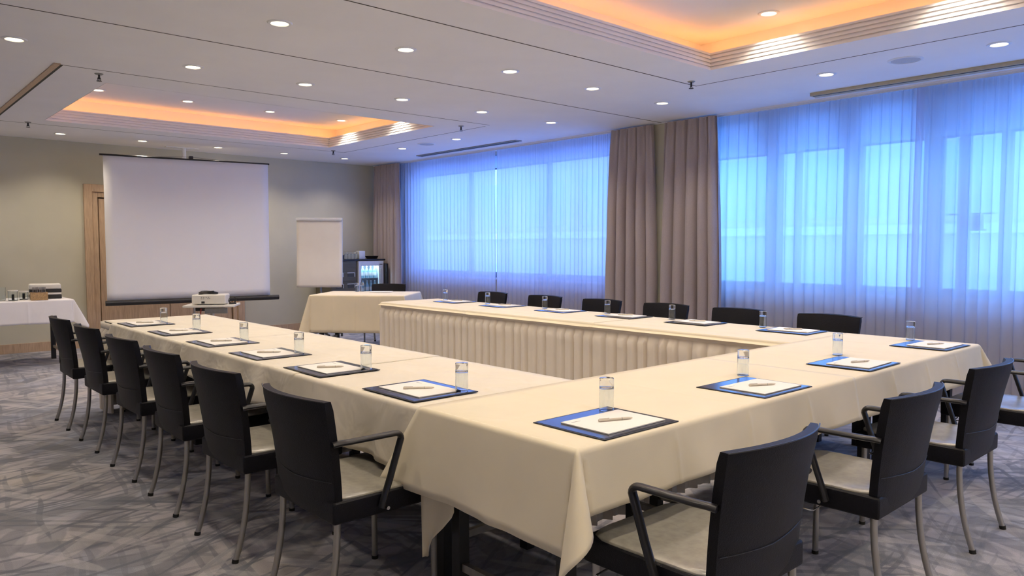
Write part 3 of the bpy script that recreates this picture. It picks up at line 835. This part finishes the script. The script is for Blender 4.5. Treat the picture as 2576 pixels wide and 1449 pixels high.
def chair(x, y, rz, label, group):
    o = copy_tree(CH) if used[0] else CH
    used[0] = True
    o.location = (x, y, 0); o.rotation_euler = (0, 0, rz); o['label'] = label; o['group'] = group
left_y = [2.56, 3.355, 4.09, 4.84, 5.665, 6.48]
for i, y in enumerate(left_y):
    chair(1.49+0.004*i, y, R(-90+(0, 1, -1, 1, 0, -1)[i]), 'black leather armchair at the left arm of tables, %s from the camera' % ORD[i], 'armchairs along the left arm of tables')
for i, (x, yc, a) in enumerate(((1.93, 1.31, 0.0), (2.95, 1.31, 0.5), (3.895, 1.325, 0.0), (4.965, 1.30, 0.0))):
    chair(x, yc, R(a), ('black leather armchair nearest the camera, at the near table corner', 'black leather armchair at the near table, second from camera corner',
        'black leather armchair at the near table, third from camera corner', 'black leather armchair cut off by the right edge of the photo')[i], 'armchairs along the near table')
for i, y in enumerate((2.66, 3.44, 4.19, 4.97, 5.78, 6.65)):
    chair(5.43, y, R(90), 'black armchair in front of the windows, its top showing, %s from the right' % ORD[i], 'armchairs along the window arm')

# ------------------------------------------------------------------ place settings
def make_blotter():
    t = thing('desk_blotter', 'x', 'desk pad', (0, 0, ZT+0.006))
    MB().box(-0.192, 0.192, -0.160, 0.160, -0.0025, 0.0005, 0.001).build('rim', M['blotter_edge'], t)
    MB().box(-0.183, 0.183, -0.151, 0.151, 0.0003, 0.0012).build('writing_surface', M['blotter'], t)
    return t
def make_pad():
    t = thing('notepad', 'x', 'notepad', (0, 0, ZT+0.009))
    MB().box(-0.148, 0.148, -0.105, 0.105, 0, 0.004, 0.0006).build('paper_block', M['paper'], t)
    m = MB(); m.box(-0.128, -0.085, 0.072, 0.0745, 0.0041, 0.0044); m.box(-0.128, -0.100, 0.0755, 0.0775, 0.0041, 0.0044)
    m.build('letterhead', M['grey_mark'], t)
    return t
def make_pen():
    t = thing('ballpoint_pen', 'x', 'pen', (0, 0, ZT+0.017))
    MB().tube([(-0.068, 0, 0), (-0.062, 0, 0), (-0.03, 0, 0), (0.035, 0, 0), (0.050, 0, 0), (0.060, 0, 0)], [0.0038, 0.0046, 0.0046, 0.0046, 0.0040, 0.0015], 12).build('barrel', M['pen'], t, smooth=True)
    MB().tube([(0.018, 0, 0), (0.021, 0, 0)], 0.0049, 12).build('ring', M['steel'], t, smooth=True)
    MB().box(-0.066, -0.028, -0.0012, 0.0012, 0.0045, 0.0062).build('clip', M['pen'], t)
    return t
def make_glass():
    b = MB(); r = 0.0265; h = 0.118
    b.lathe([(0, h), (r-0.002, h), (r-0.0005, h-0.0012), (r, h-0.004), (r, h-0.0055), (r, 0.003), (r, 0.0012), (r-0.0008, 0.0), (r-0.0016, 0.0012), (r-0.0016, 0.003), (r-0.0016, h-0.041), (r-0.0017, h-0.038), (r-0.004, h-0.034), (r-0.012, h-0.031), (0, h-0.030)], n=36)
    o = b.build('drinking_glass', M['glass'], None, smooth=True, angle=50)
    return tag(o, 'x', 'glass')
BL, PD, PN, GL = make_blotter(), make_pad(), make_pen(), make_glass()
cnt = [0]
def place(cx, cy, rz, gx, gy, seat, pen_dx=0.0, pen_rot=-8, pad_d=(0.0, -0.022), jit=0):
    f = cnt[0] == 0; cnt[0] += 1
    b = BL if f else copy_tree(BL); p = PD if f else copy_tree(PD); n = PN if f else copy_tree(PN); g = GL if f else copy_tree(GL)
    b.location = (cx, cy, ZT+0.006); b.rotation_euler = (0, 0, rz)
    off = Matrix.Rotation(rz, 3, 'Z') @ Vector((pad_d[0], pad_d[1], 0))
    p.location = (cx+off.x, cy+off.y, ZT+0.0078); p.rotation_euler = (0, 0, rz+R(jit))
    po = Matrix.Rotation(rz, 3, 'Z') @ Vector((pad_d[0]+0.01+pen_dx, pad_d[1]-0.005, 0))
    n.location = (cx+po.x, cy+po.y, ZT+0.0168); n.rotation_euler = (0, 0, rz+R(pen_rot))
    g.location = (gx, gy, ZT+0.0045 if not (abs(gx-cx) < 0.2 and abs(gy-cy) < 0.2) else ZT+0.0075)
    b['label'] = 'dark desk pad at the ' + seat; b['group'] = 'desk pads'
    p['label'] = 'white notepad at the ' + seat; p['group'] = 'notepads'
    n['label'] = 'pale pen on the notepad at the ' + seat; n['group'] = 'ballpoint pens'
    g['label'] = 'upside-down water glass at the ' + seat; g['group'] = 'water glasses'
nr = ['near table seat at the camera corner', 'second near table seat from the camera corner', 'third near table seat from the camera corner', 'near table seat at the window corner']
for i, (x, gx, gy) in enumerate(((1.933, 2.07, 1.785), (2.89, 3.12, 1.86), (3.85, 4.11, 1.87), (4.90, 5.12, 1.86))):
    place(x, 1.668, R((0, -0.5, 1, -1)[i]), gx, gy, nr[i], pen_rot=-22+(0, -4, 3, -2)[i], pad_d=(0.01, -0.024), jit=(0, 0, 1, 0)[i])
ly = [2.570, 3.32, 4.02, 4.715, 5.50, 6.28]
for i, y in enumerate(ly):
    place(1.793, y, R(-90), 1.90+0.01*(i > 1), (2.42, 3.17, 3.90, 4.66, 5.50, 6.22)[i] , 'left arm seat, %s from the camera' % ORD[i], pen_rot=55+5*(i % 2), pad_d=(0.0, -0.0), jit=0)
for i, y in enumerate((2.62, 3.42, 4.15, 4.91, 5.73, 6.52)):
    place(5.03, y, R(90), 5.13-0.02*(i > 3), (2.90, 3.72, 4.42, 5.22, 6.06, 6.80)[i], 'window arm seat, %s from the right' % ORD[i], pen_rot=40, jit=(4, -5, 3, -6, 2, 0)[i])

# ------------------------------------------------------------------ presenter's table
PA = math.atan2(-0.93, 0.82)
e1 = Vector((math.cos(PA), math.sin(PA), 0)); e2 = Vector((-e1.y, e1.x, 0))
pc = Vector((4.44, 8.73, 0)) + e1*0.60 + e2*0.42
banquet_table(-0.60, 0.60, -0.42, 0.42, "black table under the presenter's cloth beside the flip chart", 'x', None, rz=PA, center=(pc.x, pc.y))
cloth('tablecloth', -0.60, 0.60, -0.42, 0.42, {'-x': 0.40, '+x': 0.34, '-y': 0.47, '+y': 0.40}, "cream tablecloth hanging low on the presenter's separate table", seed=21,
      ears=(('-x-y', R(20)), ('+x-y', R(35)), ('-x+y', R(30)), ('+x+y', R(45))), org=(pc.x, pc.y, 0), rz=PA, ear_k=0.24, ear_w=0.16, wav=0.014)
q = pc + e2*0.70 + e1*0.03
chair(q.x-0.02, q.y-0.02, PA+PI, "black armchair behind the presenter's table, facing the room", None)
def loc2(a, b_): return pc + e1*a + e2*b_
q = loc2(0.12, 0.25)
o = MB().box(-0.14, 0.14, -0.10, 0.10, 0, 0.004, 0.0006).build('notepad', M['paper'], loc=(q.x, q.y, ZT+0.004)); o.rotation_euler = (0, 0, PA+R(5))
tag(o, "white paper pad lying on the presenter's table", 'notepad')
for k, (a, b_) in enumerate(((-0.22, 0.27), (-0.17, 0.33))):
    q = loc2(a, b_); g = GL.copy(); link(g); g.location = (q.x, q.y, ZT+0.0045)
    g['label'] = "water glass on the presenter's table, " + ('left one', 'right one')[k]; g['group'] = "glasses on the presenter's table"

# ------------------------------------------------------------------ projection screen on tripod
SL, SR = Vector((2.57, 10.68, 0)), Vector((4.67, 10.38, 0))
sd = (SR-SL).normalized(); sa = math.atan2(sd.y, sd.x); sc = (SL+SR)/2; sw = (SR-SL).length/2
t = thing('projection_screen', 'large white projection screen on a tripod at the far wall', 'screen', (sc.x, sc.y, 0), sa)
zb_, zt_ = 0.665, 2.53
b = MB(); b.grid([[(u*(sw-0.02), -0.006+0.003*math.sin(u*2+v*3), zb_+(zt_-zb_)*v) for u in [i/20*2-1 for i in range(21)]] for v in [j/20 for j in range(21)]])
b.build('screen_fabric', M['screen'], t, smooth=True, angle=180, solid=0.001)
MB().tube([(-sw-0.02, 0, zt_+0.006), (sw+0.0, 0, zt_+0.006)], 0.012, 10).build('top_bar', M['black_plastic'], t, smooth=True)
b = MB(); b.tube([(-sw-0.0, -0.01, zb_-0.035), (sw+0.10, -0.01, zb_-0.035)], 0.034, 16); b.build('roller_case', M['black_plastic'], t, smooth=True)
MB().tube([(0.02, 0.05, 0.30), (0.02, 0.05, zt_+0.02)], 0.013, 12).build('pole', M['steel'], t, smooth=True)
b = MB(); b.box(-0.005, 0.045, 0.0, 0.065, zt_+0.0, zt_+0.055, 0.006); b.build('hanger_hook', M['black_plastic'], t)
b = MB(); b.tube([(-0.5, 0.0, zt_+0.012), (0.0, 0.04, zt_+0.045), (0.5, 0.0, zt_+0.012)], 0.0025, 6); b.build('support_wire', M['cable'], t)
for k in range(3):
    a = R(90+120*k); b = MB(); b.tube([(0.02, 0.05, 0.42), (0.02+0.36*math.cos(a), 0.05+0.36*math.sin(a), 0.02)], 0.009, 8); b.build('leg', M['black_plastic'], t, smooth=True)

# ceiling mount behind the screen
t = thing('ceiling_mount', 'white ceiling projector mount pole behind the projection screen', 'mount', (3.68, 11.02, H))
MB().box(-0.22, 0.22, -0.04, 0.04, -0.012, 0, 0.003).build('plate', M['white_metal'], t)
MB().tube([(0.03, 0, -0.01), (0.03, 0, -0.30)], 0.028, 14).build('pole', M['white_metal'], t, smooth=True)

# ------------------------------------------------------------------ projector on stand
PX, PY = 2.73, 7.42
pa = R(-32)
t = thing('projector_stand', 'pale projector stand behind the far end of the left arm', 'stand', (PX, PY, 0), pa)
MB().box(-0.235, 0.235, -0.17, 0.17, 0.775, 0.795, 0.005).build('shelf', M['white_plastic'], t)
MB().tube([(0, 0, 0.06), (0, 0, 0.775)], 0.018, 14).build('pole', M['steel'], t, smooth=True)
b = MB(); b.box(-0.14, -0.02, -0.08, 0.06, 0.735, 0.775, 0.01); b.box(0.0, 0.11, -0.06, 0.06, 0.745, 0.775, 0.008); b.build('clamp', M['black_plastic'], t)
MB().box(-0.05, 0.16, -0.1, -0.085, 0.71, 0.765, 0.006).build('bracket', M['vent'], t)
b = MB()
for k in range(3):
    a = R(90+120*k); b = MB(); b.tube([(0, 0, 0.12), (0.28*math.cos(a), 0.28*math.sin(a), 0.02)], 0.012, 8); b.build('leg', M['steel'], t, smooth=True)
b = MB(); b.tube([(-0.08, -0.1, 0.76), (-0.085, -0.12, 0.70), (-0.06, -0.1, 0.62), (-0.02, -0.05, 0.4), (-0.03, -0.03, 0.1), (0.02, -0.05, 0.012)], 0.006, 8)
o = b.build('hanging_cable', M['red_cable'], None, smooth=True); o.location = (PX, PY, 0); o.rotation_euler = (0, 0, pa)
tag(o, 'dark red cord hanging down from the projector stand', 'cable')
t = thing('projector', 'white projector on the stand, seen from behind', 'projector', (PX-0.01, PY, 0.795), pa)
MB().box(-0.155, 0.155, -0.11, 0.11, 0.008, 0.098, 0.014, seg=3).build('housing', M['white_plastic'], t, smooth=True)
b = MB()
for k in range(9): b.box(-0.157, -0.1545, -0.085+k*0.018, -0.076+k*0.018, 0.02, 0.08)
b.build('air_vent', M['vent'], t)
b = MB(); b.box(-0.065, -0.035, -0.1125, -0.109, 0.016, 0.036); b.build('power_socket', M['black_plastic'], t)
b = MB()
for (x, z) in ((-0.07, 0.058), (-0.05, 0.058), (-0.01, 0.058), (0.005, 0.058), (-0.068, 0.072), (-0.048, 0.072), (-0.025, 0.072), (-0.004, 0.072)):
    b.box(x, x+0.011, -0.1125, -0.109, z, z+0.006)
b.build('connector_panel', M['vent'], t)
for sx in (-0.12, 0.12):
    MB().tube([(sx, 0, 0), (sx, 0, 0.009)], 0.010, 10).build('foot', M['rubber'], t)
b = MB(); b.tube([(0.08, 0.109, 0.055), (0.08, 0.128, 0.055)], 0.03, 20).build('lens', M['black_plastic'], t, smooth=True)
# coiled cable on top and loose cable beside
b = MB(); pts = []
for k in range(120):
    a = k*0.36; rr = 0.062+0.014*math.sin(k*0.11); pts.append((rr*1.2*math.cos(a), rr*0.9*math.sin(a), 0.004+0.022*(k/120)+0.004*math.sin(k*0.7)))
b.tube(pts, 0.0042, 6); o = b.build('coiled_cable', M['cable'], None, smooth=True); o.location = (PX-0.035, PY, 0.896); tag(o, 'coiled black cable lying on top of the projector', 'cable')
b = MB(); pts = []
for k in range(60):
    a = k*0.33; pts.append((0.035*math.cos(a)+0.004*math.sin(k), 0.012*math.sin(k*0.5), 0.040+0.032*math.sin(a)))
b.tube(pts, 0.003, 6); b.box(-0.03, 0.03, -0.02, 0.02, 0.0, 0.014, 0.004)
q = Matrix.Rotation(pa, 3, 'Z') @ Vector((0.195, -0.02, 0)); o = b.build('power_adapter', M['cable'], None, smooth=True); o.location = (PX+q.x, PY+q.y, 0.796)
tag(o, 'small black adapter with looped cable beside the projector', 'cable')

# ------------------------------------------------------------------ flip chart
fc = Vector((5.385, 10.26, 0)); fa = R(-42)
t = thing('flip_chart', 'white flip chart easel beside the projection screen', 'flip chart', (fc.x, fc.y, 0), fa)
b = MB(); n = 24
rows = []
for j in range(n+1):
    v = j/n; z = 1.765 - v*1.01; y = -0.015 - 0.055*v - 0.006*math.sin(v*9)
    rows.append([(u*0.335, y+0.004*noise.noise(Vector((u*3, v*7, 2))), z + (0.006*noise.noise(Vector((u*12, 0, 5))) if j == n else 0)) for u in [i/14*2-1 for i in range(15)]])
b.grid(rows); b.build('paper_pad', M['paper'], t, smooth=True, angle=180, solid=0.004)
MB().box(-0.345, 0.345, -0.045, -0.01, 1.745, 1.785, 0.008).build('clamp_bar', M['white_metal'], t, smooth=True)
b = MB(); b.quad((-0.34, 0.005, 1.75), (0.34, 0.005, 1.75), (0.34, -0.04, 0.80), (-0.34, -0.04, 0.80)); b.build('board', M['white_metal'], t, solid=0.012)
MB().tube([(0, 0.02, 0.05), (0, 0.02, 1.70)], 0.016, 12).build('pole', M['vent'], t, smooth=True)
for k in range(5):
    a = R(90+72*k); b = MB(); b.tube([(0, 0.02, 0.09), (0.30*math.cos(a), 0.02+0.30*math.sin(a), 0.055)], 0.014, 8); l = b.build('leg', M['black_plastic'], t, smooth=True)
    b = MB(); cx_, cy_ = 0.30*math.cos(a), 0.02+0.30*math.sin(a); b.tube([(cx_-0.01, cy_, 0.026), (cx_+0.01, cy_, 0.026)], 0.026, 14); b.build('caster', M['rubber'], l, smooth=True)

# ------------------------------------------------------------------ minibar unit with fridge
t = thing('sideboard_cabinet', 'olive-brown cabinet with a black top beside the small fridge', 'cabinet', (6.10, 11.05, 0))
MB().box(-0.26, 0.215, -0.24, 0.24, 0.0, 1.13, 0.004).build('body', M['cabinet'], t)
MB().box(-0.27, 0.76, -0.26, 0.25, 1.13, 1.155, 0.004).build('top', M['black_plastic'], t)
for z in (0.60, 0.80, 1.0):
    pass
for z in (0.68, 0.86):
    f = MB().box(-0.24, 0.19, -0.252, -0.238, z-0.055, z+0.085, 0.003).build('drawer', M['cabinet'], t)
    for x in (-0.10, 0.11):
        b = MB(); b.box(x-0.07, x+0.07, -0.262, -0.252, z+0.072, z+0.080); b.box(x+0.062, x+0.070, -0.262, -0.252, z+0.012, z+0.080); b.build('handle', M['white_metal'], f)
        MB().box(x-0.06, x+0.055, -0.256, -0.251, z+0.012, z+0.066).build('recess', M['groove'], f)
t = thing('minibar_fridge', 'small glass-door fridge filled with bottles under the black top', 'fridge', (6.58, 11.03, 0))
b = MB(); x0, x1, y0, y1, z0, z1 = -0.235, 0.235, -0.22, 0.24, 0.30, 1.12
b.box(x0, x1, y1-0.02, y1, z0, z1); b.box(x0, x0+0.03, y0, y1-0.02, z0, z1); b.box(x1-0.03, x1, y0, y1-0.02, z0, z1); b.box(x0+0.03, x1-0.03, y0, y1-0.02, z1-0.04, z1); b.box(x0+0.03, x1-0.03, y0, y1-0.02, z0, z0+0.04)
b.build('body', M['white_metal'], t)
MB().box(x0, x1, y0, y1, 0.0, 0.295, 0.003).build('plinth', M['black_plastic'], t)
for z in (0.60, 0.84): MB().box(x0+0.03, x1-0.03, -0.18, 0.20, z-0.006, z).build('shelf', M['vent'], t)
dd = MB(); dd.box(x0+0.0, x0+0.045, y0-0.03, y0-0.004, z0, z1, 0.003).box(x1-0.09, x1, y0-0.03, y0-0.004, z0, z1, 0.003).box(x0+0.045, x1-0.09, y0-0.03, y0-0.004, z1-0.075, z1, 0.003).box(x0+0.045, x1-0.09, y0-0.03, y0-0.004, z0, z0+0.05, 0.003)
d_ = dd.build('door', M['white_metal'], t)
MB().box(x0+0.045, x1-0.09, y0-0.02, y0-0.014, z0+0.05, z1-0.075).build('door_glass', M['pane'], d_)
MB().box(x1-0.075, x1-0.055, y0-0.048, y0-0.03, z0+0.1, z1-0.13, 0.004).build('door_handle', M['chrome'], d_)
MB().box(x1-0.08, x1-0.02, y0-0.032, y0-0.03, z1-0.06, z1-0.045).build('badge', M['groove'], d_)
li = bpy.data.lights.new('fridge_light', 'AREA'); li.shape = 'RECTANGLE'; li.size = 0.36; li.size_y = 0.05; li.energy = 3; li.color = (0.55, 0.8, 1.0)
lo = bpy.data.objects.new('fridge_light', li); link(lo); lo.parent = t; lo.location = (0, -0.15, z1-0.045)
def bottle_proto():
    t_ = thing('bottle', 'x', 'bottle')
    MB().lathe([(0, 0), (0.028, 0), (0.030, 0.006), (0.030, 0.115), (0.024, 0.14), (0.012, 0.165), (0.012, 0.185), (0, 0.185)], n=18).build('body', M['bottle_glass'], t_, smooth=True)
    MB().lathe([(0.0308, 0.04), (0.0308, 0.095)], n=18).build('paper_label', M['paper'], t_, smooth=True)
    MB().lathe([(0, 0.199), (0.0135, 0.199), (0.0135, 0.183), (0.0, 0.183)], n=14).build('cap', M['white_metal'], t_, smooth=True)
    return t_
M['bottle_glass'] = mat('bottle_plastic', (0.30, 0.50, 0.60), 0.15, spec=0.6)
BT = bottle_proto(); k = 0
for zi, z in enumerate((0.60, 0.84)):
    for xi in range(5):
        o = BT if k == 0 else copy_tree(BT); k += 1
        o.location = (6.58-0.16+xi*0.075, 11.03-0.12, z)
        o['label'] = 'small bottle on the %s fridge shelf, %s from the left' % (('lower', 'upper')[zi], ORD[xi]); o['group'] = 'bottles in the fridge'
# things on the black top
for i in range(4):
    g = GL.copy(); link(g); g.location = (6.20+i*0.062, 10.93, 1.156); g['label'] = 'drinking glass on the black cabinet top, %s from the left' % ORD[i]; g['group'] = 'glasses on the cabinet'
o = MB().box(-0.055, 0.055, -0.05, 0.05, 0, 0.135, 0.006).build('napkin_box', M['white_metal'], loc=(6.49, 10.96, 1.156), smooth=True); tag(o, 'white upright box beside the glasses on the cabinet', 'box')
t = thing('tea_box', 'flat black box on the left of the cabinet top', 'box', (6.02, 10.97, 1.156))
MB().box(-0.13, 0.13, -0.07, 0.07, 0, 0.05, 0.004).build('body', M['black_plastic'], t); MB().box(-0.132, 0.132, -0.072, 0.072, 0.05, 0.066, 0.003).build('lid', M['black_plastic'], t)
b = MB(); b.lathe([(0, 0.002), (0.085, 0.002), (0.115, 0.05), (0.112, 0.05), (0.083, 0.006), (0, 0.006)], n=24)
o = b.build('fruit_bowl', M['black_plastic'], smooth=True, loc=(6.70, 10.96, 1.156)); tag(o, 'shallow black bowl on the right of the cabinet top', 'bowl')
t = thing('black_stand', 'x', 'stand', (6.842, 10.82, 0))

MB().box(-0.022, 0.016, -0.12, 0.2, 0.0, 1.08, 0.006).build('body', M['black_plastic'], t); MB().box(-0.02, 0.014, -0.15, -0.12, 0.62, 0.66, 0.004).build('handle', M['chrome'], t)
t['label'] = 'narrow black upright unit with small chrome handle beside the fridge'; t['category'] = 'stand'

# ------------------------------------------------------------------ buffet table at the left
t = banquet_table(0.25, 2.03, 9.93, 10.63, 'black buffet table under a white cloth at the left wall end', 'x', None, name='buffet_table')
cloth('tablecloth', 0.25, 2.04, 9.92, 10.63, {'-x': 0.28, '+x': 0.22, '-y': 0.265, '+y': 0.265}, 'white tablecloth on the buffet table at the left', seed=31, m='cloth_white', ears=(('+x-y', R(15)), ('-x-y', R(45))), ear_k=0.38, ear_w=0.08, wav=0.006)
t = thing('tabletop_appliance', 'white and black appliance at the back of the buffet table', 'appliance', (1.83, 10.25, ZT+0.004), R(-8))
MB().box(-0.16, 0.16, -0.11, 0.11, 0.0, 0.045, 0.008).build('base', M['black_plastic'], t, smooth=True)
MB().box(-0.155, 0.155, -0.105, 0.105, 0.047, 0.072, 0.004).build('middle', M['white_plastic'], t, smooth=True)
MB().box(-0.16, 0.16, -0.11, 0.11, 0.073, 0.108, 0.006).build('band', M['black_plastic'], t, smooth=True)
MB().box(-0.165, 0.155, -0.105, 0.105, 0.108, 0.172, 0.022, seg=4).build('lid', M['white_plastic'], t, smooth=True)
t = thing('cutlery_basket', 'tan wicker basket of cutlery on the buffet table', 'basket', (1.72, 9.99, ZT+0.004), R(-5))
b = MB(); hw_, hd, hh = 0.082, 0.07, 0.085
b.box(-hw_, hw_, -hd, hd, 0, 0.008); b.box(-hw_, hw_, -hd, -hd+0.008, 0.008, hh); b.box(-hw_, hw_, hd-0.008, hd, 0.008, hh); b.box(-hw_, -hw_+0.008, -hd+0.008, hd-0.008, 0.008, hh); b.box(hw_-0.008, hw_, -hd+0.008, hd-0.008, 0.008, hh)
b.build('body', M['wicker'], t)
for k in range(12):
    m = MB(); rx = -0.06+0.0109*k; ry = random.uniform(-0.04, 0.04); m.tube([(rx, ry, 0.012), (rx+random.uniform(-.004, .004), ry+random.uniform(-.012, .012), 0.125+random.uniform(0, .02))], 0.0028, 6)
    m.box(rx-0.006, rx+0.006, ry-0.002, ry+0.002, 0.115, 0.145, 0.001)
    o = m.build('spoon', M['steel'], None, smooth=True); o.location = t.location; o.rotation_euler = t.rotation_euler
    tag(o, 'steel spoon standing in the tan wicker basket', 'cutlery', 'spoons in the wicker basket')
def cup_stack(x, y, lb, n=1, r=0.035, h=0.085):
    tt = thing('glass_jar', lb, 'jar', (x, y, ZT+0.004))
    MB().lathe([(0, 0), (r-0.004, 0), (r, 0.004), (r, 0.007), (r, h-0.001), (r, h), (r-0.002, h), (r-0.002, h-0.001), (r-0.002, 0.009), (r-0.002, 0.006), (0, 0.006)], n=28).build('body', M['glass'], tt, smooth=True)
    MB().lathe([(0, h+0.012), (r+0.002, h+0.012), (r+0.003, h+0.001), (0, h+0.001)], n=28).build('lid', M['white_plastic'], tt, smooth=True)
    MB().box(-0.012, 0.012, -0.01, 0.01, 0.007, 0.07, 0.003).build('contents', M['paper'], tt)
cup_stack(1.475, 10.03, 'lidded glass jar on the buffet table, left one', r=0.048, h=0.105)
cup_stack(1.60, 10.17, 'lidded glass jar on the buffet table beside the wicker basket', r=0.045, h=0.085)
g = MB(); g.lathe([(0, 0), (0.036, 0), (0.040, 0.01), (0.043, 0.15), (0.040, 0.15), (0.037, 0.014), (0, 0.01)], n=28); o = g.build('glass_jug', M['glass'], smooth=True, loc=(1.38, 10.12, ZT+0.004)); tag(o, 'tall clear glass jug at the left edge of the buffet', 'jug')

# ------------------------------------------------------------------ world, camera
wd = bpy.data.worlds.new('world'); bpy.context.scene.world = wd; wd.use_nodes = True
nt = wd.node_tree; bg = nt.nodes['Background']
tcw = nt.nodes.new('ShaderNodeTexCoord'); sep = nt.nodes.new('ShaderNodeSeparateXYZ'); rp = nt.nodes.new('ShaderNodeValToRGB')
nt.links.new(tcw.outputs['Generated'], sep.inputs[0]); nt.links.new(sep.outputs['Z'], rp.inputs['Fac'])
rp.color_ramp.elements[0].position = 0.0; rp.color_ramp.elements[0].color = (0.16, 0.38, 0.72, 1)
rp.color_ramp.elements[1].position = 0.6; rp.color_ramp.elements[1].color = (0.13, 0.31, 0.78, 1)
nt.links.new(rp.outputs['Color'], bg.inputs['Color']); bg.inputs['Strength'].default_value = 13.5

sc_ = bpy.context.scene
cd = bpy.data.cameras.new('camera'); co = bpy.data.objects.new('camera', cd); link(co)
cd.sensor_width = 36; cd.sensor_fit = 'HORIZONTAL'; cd.lens = 36*1891.0/2576; cd.clip_start = 0.05
f_, yaw, pit, rol = 1891.0, 0.733032, -0.0543386, -0.000955
fw = Vector((math.sin(yaw)*math.cos(pit), math.cos(yaw)*math.cos(pit), math.sin(pit)))
r_ = Vector((math.cos(yaw), -math.sin(yaw), 0)); u_ = r_.cross(fw)
r2 = r_*math.cos(rol)+u_*math.sin(rol); u2 = -r_*math.sin(rol)+u_*math.cos(rol)
mtx = Matrix((( r2.x, u2.x, -fw.x, 0), (r2.y, u2.y, -fw.y, 0), (r2.z, u2.z, -fw.z, 1.35), (0, 0, 0, 1)))
co.matrix_world = mtx; sc_.camera = co
vs = sc_.view_settings; vs.view_transform = 'Standard'; vs.look = 'None'; vs.gamma = 1.0; vs.use_curve_mapping = False; vs.exposure = 0.03
cy = sc_.cycles
cy.max_bounces = 10; cy.diffuse_bounces = 6; cy.glossy_bounces = 5; cy.transmission_bounces = 10; cy.transparent_max_bounces = 16
cy.sample_clamp_indirect = 8; cy.caustics_reflective = False; cy.caustics_refractive = False
cy.use_denoising = True; cy.blur_glossy = 0.5
